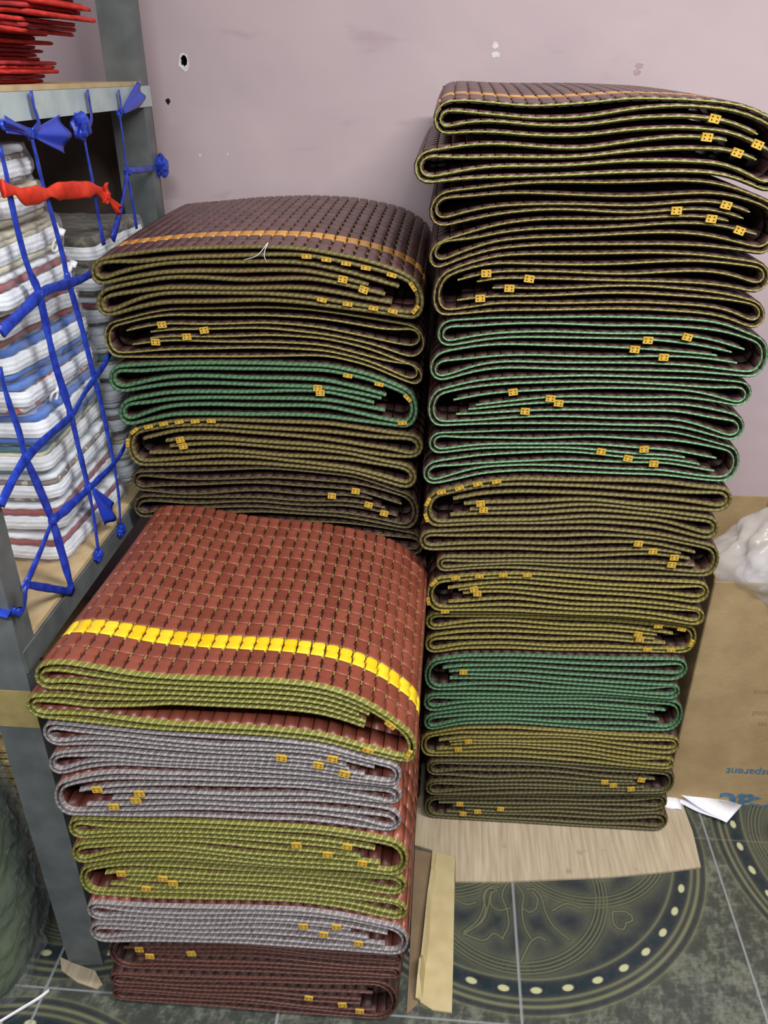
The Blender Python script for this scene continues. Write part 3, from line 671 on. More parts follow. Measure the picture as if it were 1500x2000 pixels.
# ------------------------------------------------------------------ the three stacks
YF, YR, YL = .875, 1.35, 1.40
rj = np.random.default_rng(21)
def nth(i): return ['topmost', 'second', 'third', 'fourth', 'fifth', 'sixth', 'seventh', 'eighth', 'ninth', 'tenth', 'eleventh', 'twelfth', 'thirteenth', 'fourteenth', 'fifteenth'][i]
def stack(bounds, meta, tabs, y0, floor_z, back, spec, group):
    cs = [curve(b) for b in bounds]+[lambda x: np.full_like(np.asarray(x, float), floor_z)]
    for i, (xu, xl, xs, ends) in enumerate(meta):
        sp = dict(spec[i]); top, bot = cs[i], cs[i+1]
        # the lowest mat meets the floor; every other shares its border with the next
        build_mat(sp.pop('label'), group, top, bot, back[i] if i < len(back) else top, back[i+1] if i+1 < len(back) else bot,
                  ends, xu, xl, xs, y0+rj.uniform(-.005, .006), skew=rj.uniform(-.012, .012), seed=int(y0*1000)+i, tabs=tabs[i], **sp)

GF, GL, GR = 'mats of the front stack', 'mats of the left rear stack', 'mats of the tall right stack'
Fs = [
 dict(label='red-brown folded bamboo mat with bright yellow stripe, on top of front stack', web='yellow', tile='tile_red', fine=True, row_mat='yellow_row', gap6=.30, prot=.0075, tw=.0048, extra=(('i', .47, .53, 3),)),
 dict(label='grey-edged folded mat directly beneath the yellow-striped mat on front stack', web='grey', tile='tile_red_shaded', prot=.0072, tw=.0045),
 dict(label='grey-edged folded mat with open ends at left, third from top of front stack', web='grey', tile='tile_red_shaded', prot=.0072, tw=.0045),
 dict(label='yellow-olive edged folded mat lying just below the two upper grey mats', web='yellow', tile='tile_red_shaded', prot=.0072, tw=.0045),
 dict(label='yellow-olive edged folded mat just above the lowest grey mat of front stack', web='yellow', tile='tile_red_shaded', prot=.0072, tw=.0045),
 dict(label='lowest grey-edged folded mat, resting on the brown mats of front stack', web='grey', tile='tile_red_shaded', prot=.0072, tw=.0045),
 dict(label='brown-edged folded mat, second from the floor in front stack', web='brown', tile='tile_dark', prot=.004, tw=.003),
 dict(label='brown-edged folded mat lying on the floor under front stack', web='brown', tile='tile_dark', prot=.004, tw=.003)]
fb = curve(Fback)
cF = [curve(b) for b in F]
F1b = lambda x: cF[1](x)*.45+(fb(x)-.098)*.55
stack(F, Fm, Ft, YF, .003, [fb, F1b], Fs, GF)

Ls = [
 dict(label='olive-edged folded mat with brown tiled top and ochre stripe, on top of left rear stack', web='olive', tile='tile_brown', fine=True, prot=.007, tw=.0066, extra=(('i', .41, .455, 4), ('i', .475, .53, 4), ('i', .545, .585, 3))),
 dict(label='straw-edged folded mat with four gold end tiles at left, second in left rear stack', web='straw', prot=.0045, tw=.0026),
 dict(label='only green-edged folded mat in the left rear stack', web='dgreen', prot=.007, tw=.0064, extra=(('i', .44, .52, 4),)),
 dict(label='olive-edged folded mat just below the green mat of left rear stack', web='olive', prot=.007, tw=.0064, extra=(('o', .415, .50, 7),)),
 dict(label='dark olive folded mat just above the top of the front stack, in left rear stack', web='dolive', prot=.0045, tw=.003)]
stack(L, Lm, Lt, YL, .74, [curve(Lback)], Ls, GL)
# the rest of that stack, seen only as fold ends in the dark gap between the stacks
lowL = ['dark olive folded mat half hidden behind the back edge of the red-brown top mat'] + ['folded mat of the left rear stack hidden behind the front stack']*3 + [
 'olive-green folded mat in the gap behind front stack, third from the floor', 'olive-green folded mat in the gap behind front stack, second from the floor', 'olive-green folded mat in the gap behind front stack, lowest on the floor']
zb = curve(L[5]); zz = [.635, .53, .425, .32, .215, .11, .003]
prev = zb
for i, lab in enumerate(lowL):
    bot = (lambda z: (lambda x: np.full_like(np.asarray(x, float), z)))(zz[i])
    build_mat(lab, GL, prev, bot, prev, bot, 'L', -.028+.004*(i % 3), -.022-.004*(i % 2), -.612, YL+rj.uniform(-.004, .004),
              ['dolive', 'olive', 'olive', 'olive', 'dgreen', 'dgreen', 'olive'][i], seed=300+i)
    prev = bot

Rs = [
 dict(label='lime-edged folded mat with ochre stripe on top of the tall right stack', web='lime', tile='tile_brown', fine=True, rear=True, prot=.0035),
 dict(label='straw-edged folded mat with sagging right end, second in the tall right stack', web='straw', rear=True, prot=.0035),
 dict(label='straw-edged folded mat resting on the uppermost green mat of right stack', web='straw', prot=.0035),
 dict(label='uppermost green-edged folded mat of the tall right stack', web='green', prot=.004),
 dict(label='green-edged folded mat with gold end tiles at left, middle of upper green trio', web='green', prot=.004),
 dict(label='lowest of the three upper green-edged mats in the right stack', web='green', prot=.004),
 dict(label='olive-edged folded mat directly below the upper three green mats of right stack', web='olive', prot=.007, tw=.006, extra=(('o', .435, .515, 6),)),
 dict(label='olive-edged folded mat beside the plastic bag in the carton, right stack', web='olive', prot=.0065, tw=.005),
 dict(label='mustard-edged folded mat with gold tiles at left, just above another mustard mat', web='mustard', prot=.007, tw=.0045, extra=(('o', .40, .53, 7),)),
 dict(label='mustard-edged folded mat with open right fold, lying on the lower green pair', web='mustard', prot=.007, tw=.0045, extra=(('i', .46, .55, 5),)),
 dict(label='upper of the two lower green-edged mats in the right stack', web='dgreen', prot=.0072, tw=.0045),
 dict(label='lower of the two lower green-edged mats in the right stack', web='dgreen', prot=.0072, tw=.0045),
 dict(label='mustard-olive edged folded mat just below the lower green pair', web='mustard', prot=.0072, tw=.0045),
 dict(label='dark olive folded mat, second from the bottom of the right stack', web='dolive', prot=.0072, tw=.0045),
 dict(label='dark olive folded mat lying on the cardboard at the bottom of right stack', web='dolive', prot=.0072, tw=.0045)]
stack(R, Rm, Rt, YR, .0075, [curve(Rback)], Rs, GR)
# ------------------------------------------------------------------ storage rack
XR = -.63                                   # outer face of the rack side
M['steel'] = plain('painted_steel', lin(172, 188, 190), lin(188, 202, 202), 30, .45, .5)
M['steel_shaded'] = plain('shaded_grey_steel', lin(88, 94, 95), lin(106, 112, 112), 20, .45, .5)  # rack grey with the shade of the lower left put into its colour
M['ply'] = plain('plywood', lin(188, 164, 124), lin(206, 184, 144), 25, .7)
M['brownboard'] = plain('brown_board', lin(70, 60, 54), lin(84, 72, 64), 12, .8)
M['tape'] = plain('packing_tape', lin(150, 134, 84), lin(164, 148, 98), 40, .3)
rack = thing('storage_rack', (-1.0, 1.38, 0), 'grey steel rack with plywood shelves against the wall, holding bagged bedding and red bags', 'rack')
ro = (-1.0, 1.38, 0)
def post(x, y, sx, mat, h=2.3):
    mb = MB(ro); w = .07; t = .003
    x2 = x+sx*w
    mb.box((min(x, x2), y, 0), (max(x, x2), y+t, h))
    mb.box((min(x, x+sx*t), y+t, 0), (max(x, x+sx*t), y+.045, h))
    return mb.obj('post', mat, rack)
pf_ = post(XR, .945, -1, M['steel_shaded']); post(XR, 1.80, -1, M['steel_shaded']); post(-1.38, .945, 1, M['steel_shaded']); post(-1.38, 1.80, 1, M['steel_shaded'])
mb = MB(ro); mb.box((XR-.072, .9435, .62), (XR+.0006, .945, .695)); mb.obj('tape_patch', M['tape'], pf_)
for z0, z1, nm in ((.728, .768, 'lower'), (1.487, 1.525, 'upper')):
    for x in (XR, -1.38):
        mb = MB(ro); s_ = 1 if x == XR else -1
        mb.box((x-.001 if s_ > 0 else x-.0025, .948, z0), (x+.0025 if s_ > 0 else x+.001, 1.845, z1)); mb.box((x-.03*s_ if s_ > 0 else x, .99, z1-.003), (x if s_ > 0 else x+.03, 1.795, z1)); mb.obj('side_beam', M['steel'] if nm == 'upper' else M['steel_shaded'], rack)
    for y in (.948, 1.80):
        mb = MB(ro); mb.box((-1.376, y+.0035, z0), (XR-.004, y+.006, z1)); mb.obj('cross_beam', M['steel_shaded'], rack)
    mb = MB(ro); mb.box((-1.372, .956, z1+.0005), (XR-.002 if nm == 'lower' else XR+.002, 1.797, z1+.008)); mb.obj('shelf_board', M['ply'], rack)
mb = MB(ro); mb.box((-1.374, 1.848, .78), (-.632, 1.855, 1.486)); mb.obj('back_panel', M['brownboard'], rack)

# ------------------------------------------------------------------ bagged bedding on the lower shelf
M['white_cloth'] = plain('white_cloth', lin(232, 239, 247), lin(246, 250, 254), 20, .8, bump=.5, bscale=60)
M['grey_cloth'] = plain('pale_grey_cloth', lin(188, 194, 204), lin(208, 212, 220), 20, .8, bump=.5, bscale=60)
M['cream_cloth'] = plain('cream_cloth', lin(214, 206, 176), lin(228, 222, 196), 20, .8, bump=.5, bscale=60)
M['red_cloth'] = pattern('red_white_print', lin(170, 26, 26), lin(232, 220, 214), 22, .03)
M['dred_cloth'] = plain('dark_red_cloth', lin(128, 34, 30), lin(164, 58, 48), 30, .7)
M['blue_cloth'] = plain('blue_cloth', lin(14, 84, 178), lin(30, 110, 206), 16, .6)
M['teal_cloth'] = plain('teal_cloth', lin(24, 112, 130), lin(60, 140, 150), 16, .6)
M['brown_cloth'] = pattern('brown_print', lin(122, 104, 90), lin(206, 198, 186), 34, .06)
M['flower_cloth'] = pattern('orange_print', lin(224, 222, 224), lin(206, 82, 52), 18, .045)
M['film'] = sheer('clear_pvc', (.86, .90, .97, 1), .92, .05)
M['zip'] = plain('white_zip', lin(232, 234, 238), lin(240, 242, 246), 10, .3)

def rrect(w, d, rad, n=5):
    P = []
    for cx, cy, a0 in ((w/2-rad, d/2-rad, 0), (-w/2+rad, d/2-rad, PI/2), (-w/2+rad, -d/2+rad, PI), (w/2-rad, -d/2+rad, 1.5*PI)):
        for k in range(n): a = a0+PI/2*k/(n-1); P.append((cx+rad*math.cos(a), cy+rad*math.sin(a)))
    return np.array(P)
def dense(P, step):
    out = []
    for a, b in zip(P, np.roll(P, -1, 0)):
        k = max(1, int(np.linalg.norm(b-a)/step)); out += [a+(b-a)*t for t in np.linspace(0, 1, k, endpoint=False)]
    return np.array(out)
def slab(mb, P, z0, z1, rad, r, amp=.002, rings=5, mi=0, wav=None, cap=True, freq=40):
    """pillow-edged slab of outline P between z0 and z1; wav(x, y) lifts it"""
    n = len(P); cen = P.mean(0); f = [wob(r, amp, freq, 3) for _ in range(rings)]; s = np.arange(n)/n*2*PI*3
    V = []
    nd = np.roll(P, -1, 0)-np.roll(P, 1, 0); nd = np.stack([nd[:, 1], -nd[:, 0]], 1); nd /= np.linalg.norm(nd, axis=1)[:, None]+1e-9
    rows = []
    for i in range(rings):
        t = i/(rings-1); a = PI*t; ins = rad*(1-math.sin(a)**.6)
        q = P-nd*(ins+f[i](s/3*1.0))[:, None]
        z = z0+(z1-z0)*(.5-.5*math.cos(a)); rows.append((q, z))
    # caps: shrink towards the middle
    for sc in (.6, .2): rows.insert(0, (cen+(rows[0][0]-cen)*sc if sc == .6 else cen+(P-cen)*.2, z0)); rows.append((cen+(P-cen)*(.6 if sc == .6 else .2), z1))
    for q, z in rows:
        w = wav(q[:, 0], q[:, 1]) if wav else 0
        V.append(np.stack([q[:, 0], q[:, 1], z+w+np.zeros(n)], 1))
    k = len(rows); F = [(i*n+j, i*n+(j+1) % n, (i+1)*n+(j+1) % n, (i+1)*n+j) for i in range(k-1) for j in range(n)]
    F += [tuple(range(n))[::-1], tuple((k-1)*n+j for j in range(n))]
    mb.add(np.concatenate(V), F, mi)

def belt(mb, P, z0, z1, out, r, wav, grooves=3):
    """ribbed white zip band round the middle of a bag"""
    n = len(P); nd = np.roll(P, -1, 0)-np.roll(P, 1, 0); nd = np.stack([nd[:, 1], -nd[:, 0]], 1); nd /= np.linalg.norm(nd, axis=1)[:, None]+1e-9
    zs = np.linspace(z0, z1, 4*grooves+1); V = []; f = wob(r, .0016, 5, 4); s = np.arange(n)/n*2*PI
    for i, z in enumerate(zs):
        o = out*(math.sin(PI*i/(len(zs)-1))**.5)-(.0015 if i % 4 == 2 else 0)
        q = P+nd*(o+f(s))[:, None]; V.append(np.stack([q[:, 0], q[:, 1], z+wav(q[:, 0], q[:, 1])+.5*f(s*3+1)], 1))
    F = [(i*n+j, i*n+(j+1) % n, (i+1)*n+(j+1) % n, (i+1)*n+j) for i in range(len(zs)-1) for j in range(n)]
    mb.add(np.concatenate(V), F)

def pack_meshes(kind, seed):
    """one bag: folded cloth bulging above and below a white zip band, clear film (0.40 x 0.29 x 0.057 at the origin)"""
    r = np.random.default_rng(seed); names = list(dict.fromkeys(kind)); H = .057; n = len(kind); mb = MB()
    P0 = dense(rrect(.388, .276, .02), .012); wv = wob(r, .0013, 14, 3); wy = wob(r, .0013, 17, 3); wav = lambda x, y: wv(x)+wy(y)
    hs = r.uniform(.75, 1.25, n); hs = hs/hs.sum()*(H-.005); z = .0025
    for i, k in enumerate(kind):
        slab(mb, P0*np.array((1-r.uniform(0, .03), 1-r.uniform(0, .03))), z, z+hs[i]*.98, min(.007, hs[i]*.45), r, .0016, 5, names.index(k), wav); z += hs[i]
    cloth = mb.mesh('folded_bedding', [M[k] for k in names], True)
    lo = r.uniform(.10, .36); mb = MB(); belt(mb, P0*1.006, H*lo, H*(lo+r.uniform(.42, .52)), .0035, r, wav); band = mb.mesh('zip_band', M['white_cloth'], True)
    mb = MB(); P = dense(rrect(.402, .290, .022), .006)
    slab(mb, P, .0004, H-.0004, .010, r, .0034, 9, 0, lambda x, y: wav(x, y)*.95+.0012*np.sin(x*150+y*80)*np.sin(y*130+x*40), freq=15)
    film = mb.mesh('clear_bag', M['film'], False)
    return cloth, band, film
mb = MB(); mb.tube([(0, 0, 0), (0, 0, -.006)], .004, .0022, 10); mb.box((-.0032, -.0011, -.012), (.0032, .0011, -.005), 0, .0005)
ringpts = [(.0042*math.sin(a), 0, -.0165+.0055*math.cos(a)) for a in np.linspace(0, 2*PI, 15)]; mb.tube(ringpts, .0014, .0011, 6, cap=False)
ZIP = mb.mesh('zipper_pull', M['zip'], True)
KINDS = {
 'white': ['white_cloth', 'grey_cloth', 'white_cloth'], 'cream': ['cream_cloth', 'cream_cloth', 'white_cloth', 'cream_cloth', 'cream_cloth'],
 'red': ['red_cloth', 'red_cloth', 'white_cloth', 'dred_cloth', 'white_cloth'], 'gold': ['dred_cloth', 'gold_cloth', 'white_cloth', 'dred_cloth', 'gold_cloth'],
 'blue': ['blue_cloth', 'teal_cloth', 'white_cloth', 'blue_cloth'], 'orange': ['flower_cloth', 'flower_cloth', 'blue_cloth'],
 'teal': ['teal_cloth', 'white_cloth', 'cream_cloth', 'teal_cloth'], 'brown': ['brown_cloth', 'white_cloth', 'cream_cloth', 'brown_cloth', 'white_cloth'],
 'olive': ['olive_cloth', 'brown_cloth', 'olive_cloth'],
}
M['gold_cloth'] = pattern('gold_print', lin(150, 132, 84), lin(214, 202, 150), 40, .05)
M['olive_cloth'] = pattern('olive_print', lin(70, 64, 42), lin(120, 104, 76), 22, .04)
PK = {k: pack_meshes(v, 50+i) for i, (k, v) in enumerate(KINDS.items())}
DESC = {'white': 'plain white', 'cream': 'cream-coloured', 'red': 'red-patterned', 'gold': 'red and gold', 'blue': 'blue and teal',
        'orange': 'orange-flowered', 'teal': 'teal-striped', 'brown': 'brown-printed', 'olive': 'dark olive'}
def pack(kind, x, y, z, rz, label, group, sz=1, tilt=0, zips=()):
    t = thing('bagged_bedding', (x, y, z), label, 'bedding pack', group, rz); t.rotation_euler = (tilt, 0, rz)
    for nm, me in zip(('folded_bedding', 'zip_band', 'clear_bag'), PK[kind]):
        o = link(nm, me, t); o.scale = (1, 1, sz)
        if nm == 'clear_bag': o['label'] = 'clear plastic bag'
        if nm == 'zip_band': o['label'] = 'white zip band'
    for (zx, zy, zz_, ra_) in zips:
        o = link('zipper_pull', ZIP, t); o.location = (zx, zy, zz_); o.rotation_euler = (ra_*.3, ra_, PI/2); o.scale = (1.9, 1.9, 1.9)
order = ['red', 'white', 'red', 'brown', 'teal', 'blue', 'orange', 'blue', 'gold', 'red', 'cream', 'cream']
order[9] = 'gold'; order[8] = 'red'
order = ['red', 'red', 'brown', 'teal', 'blue', 'orange', 'blue', 'gold', 'red', 'cream', 'cream', 'brown']
rp = np.random.default_rng(77); z = .7778; hp = .0565
yc = np.interp
for i, k in enumerate(order):
    zm_ = z+hp/2; yb = float(np.interp(zm_, [.80, 1.0, 1.17, 1.28, 1.34, 1.44], [1.332, 1.324, 1.312, 1.275, 1.255, 1.20]))
    zp = {9: [(.203, .115, .030, .75)], 8: [(.203, .125, .030, .75)], 5: [(.203, -.02, .02, .9)]}.get(i, [])
    where = ('lowest on the shelf, at the front' if i == 0 else 'topmost of the front pile under the upper beam' if i == 11 else f'{nth(i)} from the shelf board in the front pile')
    pack(k, -.646-.206+rp.uniform(-.012, .004), yb+rp.uniform(-.008, .008), z, rp.uniform(-.07, .07), f'clear-bagged {DESC[k]} bedding, {where}', 'bagged bedding on the shelf', (hp-.001)/.057, rp.uniform(-.012, .012), zp)
    z += hp
z = .7778
for i, k in enumerate(['white', 'cream', 'brown', 'white', 'teal', 'white', 'red', 'olive', 'olive']):
    lab = ('clear-bagged dark olive bedding on top of the rear pile, beside the rear rack post' if i == 8 else 'clear-bagged dark olive bedding, second from the top of the rear pile' if i == 7
           else 'clear-bagged bedding in the rear pile, hidden behind the left rear mat stack')
    pack(k, -.646-.203+rp.uniform(-.003, .001), 1.637+rp.uniform(-.003, .003), z, rp.uniform(-.015, .015), lab, 'bagged bedding on the shelf' if i > 6 else 'hidden bags of the rear pile', .0555/.057)
    z += .0566
# ------------------------------------------------------------------ blue ribbon net tied over the rack side, red ribbon
M['ribbon'] = plain('blue_ribbon', lin(24, 44, 150), lin(42, 72, 190), 60, .34, .5)
M['ribbon_sheer'] = sheer('blue_ribbon_tail', lin(34, 70, 205), .12, .25)
M['red_ribbon'] = plain('red_cloth_ribbon', lin(206, 44, 26), lin(228, 66, 40), 60, .6)
net = thing('ribbon_net', (-.62, 1.3, .77), 'blue ribbon net tied from the upper beam down over the bagged bedding', 'net'); no_ = (-.62, 1.3, .77)
rn = np.random.default_rng(9)
def ribbon(pts, w, mat, parent, name, org, flat=.34, amp=.25, dx=0):
    P = spline(pts, .012); n = len(P); P[:, 0] += dx
    ww = w*(1+amp*np.array([wob_(i) for wob_ in [wob(rn, 1, .5, 4)] for i in range(n)])*.5)
    tw = np.array([1.2*math.sin(i*.09+2) for i in range(n)])*.25+PI/2*0
    mb = MB(org); mb.tube(P, ww, ww*flat, 8, twist=tw); return mb.obj(name, mat, parent, True)
# b axis of the tube frame lies in the net plane, so the ribbon is broad side on
for i, s in enumerate(N['strands']):
    w = [.0078, .0066, .0058, .0052, .0088, .0080, .0078, .0068, .0090, .0084, .0080, .0076][i]
    ribbon(s, w, M['ribbon'], net, 'strand', no_, dx=.0015 if i >= 8 else 0)
for s in N['wraps']: ribbon(s, .0085, M['ribbon'], net, 'strand', no_, .2, dx=.0035)
ribbon(N['tail'], .006, M['ribbon'], net, 'strand', no_)
ribbon([(-.624, 0, 0)]*0+[N['post'][0], N['post'][1], N['post'][2]], .012, M['ribbon'], net, 'strand', no_, .2)
def fan(a, b, wid, mat, parent, org, seed, name='knot_tail'):
    """pleated ribbon end spreading from the knot a to b"""
    r = np.random.default_rng(seed); a = np.array(a); b = np.array(b); d = b-a; L = np.linalg.norm(d); d /= L
    side = np.cross(d, (1, 0, 0)); side /= np.linalg.norm(side); up = np.array((1., 0, 0)); nu, nv = 8, 17; V = []
    ph = r.uniform(0, 6.28)
    for i in range(nu):
        t = i/(nu-1)
        for j in range(nv):
            s = j/(nv-1)*2-1; sp = (.12+.88*t**.8)*wid
            edge = L*t*(1-.12*s*s*t+.05*math.sin(5*s+ph)*t)
            V.append(a+d*edge+side*s*sp+up*(.0025+.003*t*math.sin(5*s+ph)+.006*t*(1-s*s)))
    F = [(i*nv+j, i*nv+j+1, (i+1)*nv+j+1, (i+1)*nv+j) for i in range(nu-1) for j in range(nv-1)]
    mb = MB(org); mb.add(V, F); o = mb.obj(name, mat, parent, True)
    m = o.modifiers.new('thickness', 'SOLIDIFY'); m.thickness = .0006
    return o
def knot(c, rad, mat, parent, org, seed, name='knot'):
    bm = bmesh.new(); bmesh.ops.create_icosphere(bm, subdivisions=3, radius=1); r = np.random.default_rng(seed)
    K = [(r.normal(size=3)*4, r.uniform(0, 6)) for _ in range(5)]
    mb = MB(org); V = []
    for v in bm.verts:
        p = np.array(v.co); s = 1+.2*sum(abs(math.sin(float(k@p)+q))-.5 for k, q in K); V.append(np.array(c)+p*rad*s*np.array((.55, 1, .9)))
    mb.add(V, [[v.index for v in f.verts] for f in bm.faces]); bm.free(); return mb.obj(name, mat, parent, False)
for i, (a, b) in enumerate(N['fans'][:3]): fan(a, b, (.028, .023, .027)[i], M['ribbon_sheer'], net, no_, 30+i)
fan(*N['fans'][4], .012, M['ribbon'], net, no_, 36)
knot(N['balls'][0], .021, M['ribbon'], net, no_, 1); knot(N['balls'][1], .021, M['ribbon'], net, no_, 2); knot(N['balls'][2], .012, M['ribbon'], net, no_, 3); knot(N['balls'][3], .013, M['ribbon'], net, no_, 4)
for p, w in ((N['strands'][1][0], .008), (N['strands'][3][0], .007), (N['strands'][0][5], .008), (N['strands'][0][8], .008), (N['strands'][0][10], .009), (N['strands'][5][4], .008), (N['strands'][5][6], .008), (N['strands'][1][5], .007), (N['strands'][1][7], .006), (N['strands'][1][9], .006), (N['strands'][7][0], .008), (N['strands'][4][0], .009)):
    knot(p, w, M['ribbon'], net, no_, int(w*1e5)+int(p[1]*100))
red = thing('red_ribbon', (-.618, 1.3, 1.385), 'red cloth ribbon knotted across the blue net near the top', 'ribbon'); ro2 = (-.618, 1.3, 1.385)
P = spline(N['red'][0], .008); n = len(P); P[:, 0] += .007
cin = np.array([min(abs(p[1]-N['strands'][0][2][1]), abs(p[1]-N['strands'][1][2][1]), abs(p[1]-N['strands'][2][2][1])) for p in P])
ww = .0065+.0075*np.clip(cin/.035, 0, 1); mb = MB(ro2); mb.tube(P, ww, ww*.3, 10, twist=np.array([.3*math.sin(i*.4) for i in range(n)])); mb.obj('band', M['red_ribbon'], red, True)
kp = (N['balls'][4][0]+.007,)+tuple(N['balls'][4][1:]); knot(kp, .012, M['red_ribbon'], red, ro2, 8)
fan(kp, (kp[0], kp[1]+.045, kp[2]-.03), .012, M['red_ribbon'], red, ro2, 40, 'knot_tail'); fan(kp, (kp[0], kp[1]-.006, kp[2]+.022), .010, M['red_ribbon'], red, ro2, 41, 'knot_tail')

# ------------------------------------------------------------------ red folded bags on the top board
M['red_bag'] = plain('red_nonwoven', lin(180, 42, 38), lin(208, 64, 56), 40, .75, .2, bump=.3, bscale=300)
M['red_bag_fold'] = plain('red_nonwoven_fold', lin(150, 44, 50), lin(176, 60, 64), 40, .75, .2)
rb = np.random.default_rng(15); z = 1.534
ends_ = [.076, .074, .052, .068, .122, .16, .145]
for i in range(7):
    t = [.019, .018, .017, .019, .021, .022, .020][i]
    xr = -.862+(ends_[i]-.0)*.86+.145
    w = .34; cx = xr-w/2
    o = thing('folded_red_bag', (cx, 1.40, z), f'folded red cloth bag, {"lowest, lying on the top board" if i == 0 else "topmost of the red pile above the rack" if i == 6 else nth(i) + " up from the board in the red pile"}', 'bag', 'red folded bags on the top board')
    n_ = 3; droop = .0 if i < 4 else .22+.06*(i-4)
    wx = wob(rb, .0012, 25, 3); edge = xr-.16
    bend = lambda x, y, d=droop, c=cx: wx(x)-d*np.clip(x-.0, 0, 1)**1.6*.55
    for q in range(n_):
        mb = MB(); cut = rb.uniform(0, .035); sub = rrect(w-cut, .20-rb.uniform(0, .02), .008, 3)+np.array((-cut/2, 0))
        slab(mb, dense(sub, .014), t*q/n_, t*(q+.9)/n_, .0035, rb, .0028, 5, 0, bend, freq=30)
        mb.obj('bag_fold', M['red_bag'] if q != 1 else M['red_bag_fold'], o, True)
    z += t

# ------------------------------------------------------------------ carton with a plastic bag, floor things
M['carton'] = plain('corrugated_carton', lin(156, 132, 96), lin(170, 146, 108), 14, .75, .25, bump=.15, bscale=90)
M['carton_edge'] = plain('carton_edge', lin(180, 162, 120), lin(190, 173, 131), 30, .85)
M['brown_tape'] = plain('brown_tape', lin(140, 104, 52), lin(152, 116, 62), 30, .35)
M['ink_blue'] = plain('blue_ink', lin(62, 98, 128), lin(80, 116, 140), 60, .8)
M['ink_grey'] = plain('faded_grey_ink', lin(128, 112, 86), lin(140, 122, 92), 60, .8)
bx0, bx1, by0, by1, bz = .566, 1.02, 1.452, 1.835, .64
box = thing('cardboard_box', ((bx0+bx1)/2, (by0+by1)/2, 0), 'open brown cardboard carton with upside-down blue print, right of the tall mat stack', 'box'); bo = ((bx0+bx1)/2, (by0+by1)/2, 0)
t = .005
for nm, a, b in (('front_panel', (bx0, by0, .001), (bx1, by0+t, bz-.01)), ('back_panel', (bx0, by1-t, .001), (bx1, by1, bz)), ('side_panel', (bx0, by0+t, .001), (bx0+t, by1-t, bz)), ('side_panel', (bx1-t, by0+t, .001), (bx1, by1-t, bz)), ('bottom_panel', (bx0+t, by0+t, .001), (bx1-t, by1-t, .006))):
    mb = MB(bo); mb.box(a, b, 0, .0015); fp = mb.obj(nm, M['carton'], box)
    if nm == 'front_panel': front_panel = fp
    if nm == 'back_panel': back_panel = fp
mb = MB(bo); mb.box((.795, by1-t-.0012, .575), (.91, by1-t-.0002, .632)); mb.obj('tape_strip', M['brown_tape'], back_panel)
def text(s, x, z, size, mat, parent, org, bold=0, y=0):
    """printed upside down on the front panel; x is the right end as read"""
    cu = bpy.data.curves.new('print', 'FONT'); cu.body = s; cu.size = size; cu.align_x = 'RIGHT'; cu.offset = bold; cu.extrude = .0001
    tmp = bpy.data.objects.new('tmp', cu); C.objects.link(tmp); dg = bpy.context.evaluated_depsgraph_get()
    me = bpy.data.meshes.new_from_object(tmp.evaluated_get(dg)); bpy.data.objects.remove(tmp); me.materials.clear(); me.materials.append(mat)
    o = link('printed_text', me, parent); o.location = (x-org[0], by0-.0004-org[1], z-org[2]); o.rotation_euler = (PI/2, PI, 0); return o
text('eac', .690, .035, .095, M['ink_blue'], front_panel, bo, .0025)
text('transparent', .690, .118, .030, M['ink_blue'], front_panel, bo, .0005)
for s, x, z_ in (('carton', .718, .582), ('size', .730, .548), ('quantity', .706, .512), ('weight', .714, .478), ('contents', .702, .342), ('total', .712, .282), ('net', .73, .25)):
    text(s, x, z_+.012, .020, M['ink_grey'], front_panel, bo)

M['bag_film'] = sheer('milky_plastic', (.82, .80, .82, 1), .74, .2)
def crumple(name, c, rad, mat, parent, org, seed, amp=.22, sub=5, freq=3.5, floorz=None):
    bm = bmesh.new(); bmesh.ops.create_icosphere(bm, subdivisions=sub, radius=1); r = np.random.default_rng(seed)
    K = [(r.normal(size=3)*freq*(1.55**(i//3)), r.uniform(0, 6), 1/1.5**(i//3)) for i in range(12)]; V = []
    for v in bm.verts:
        p = np.array(v.co); s = 1+amp*sum(w*(abs(math.sin(float(k@p)+q))-.6) for k, q, w in K)/2.2
        q = np.array(c)+p*np.array(rad)*s
        if floorz is not None: q[2] = max(q[2], floorz)
        V.append(q)
    mb = MB(org); mb.add(V, [[v.index for v in f.verts] for f in bm.faces]); bm.free(); return mb.obj(name, mat, parent, True)
pb = thing('plastic_bag', (.735, 1.53, .60), 'crumpled milky plastic bag spilling over the front of the cardboard carton', 'bag')
crumple('bag_film', (.74, 1.51, .655), (.165, .095, .105), M['bag_film'], pb, (.735, 1.53, .60), 4, .20, 5, 1.9)
crumple('bag_film', (.77, 1.50, .62), (.125, .075, .07), M['bag_film'], pb, (.735, 1.53, .60), 6, .22, 5, 2.1)

def sheet(mb, pts, z, th, lift=None, mi=0):
    k = len(pts); L_ = lift or (lambda x, y: 0)
    V = [(x, y, z+L_(x, y)) for x, y in pts]+[(x, y, z+th+L_(x, y)) for x, y in pts]
    mb.add(V, [tuple(range(k))[::-1], tuple(range(k, 2*k))]+[(i, (i+1) % k, k+(i+1) % k, k+i) for i in range(k)], mi)
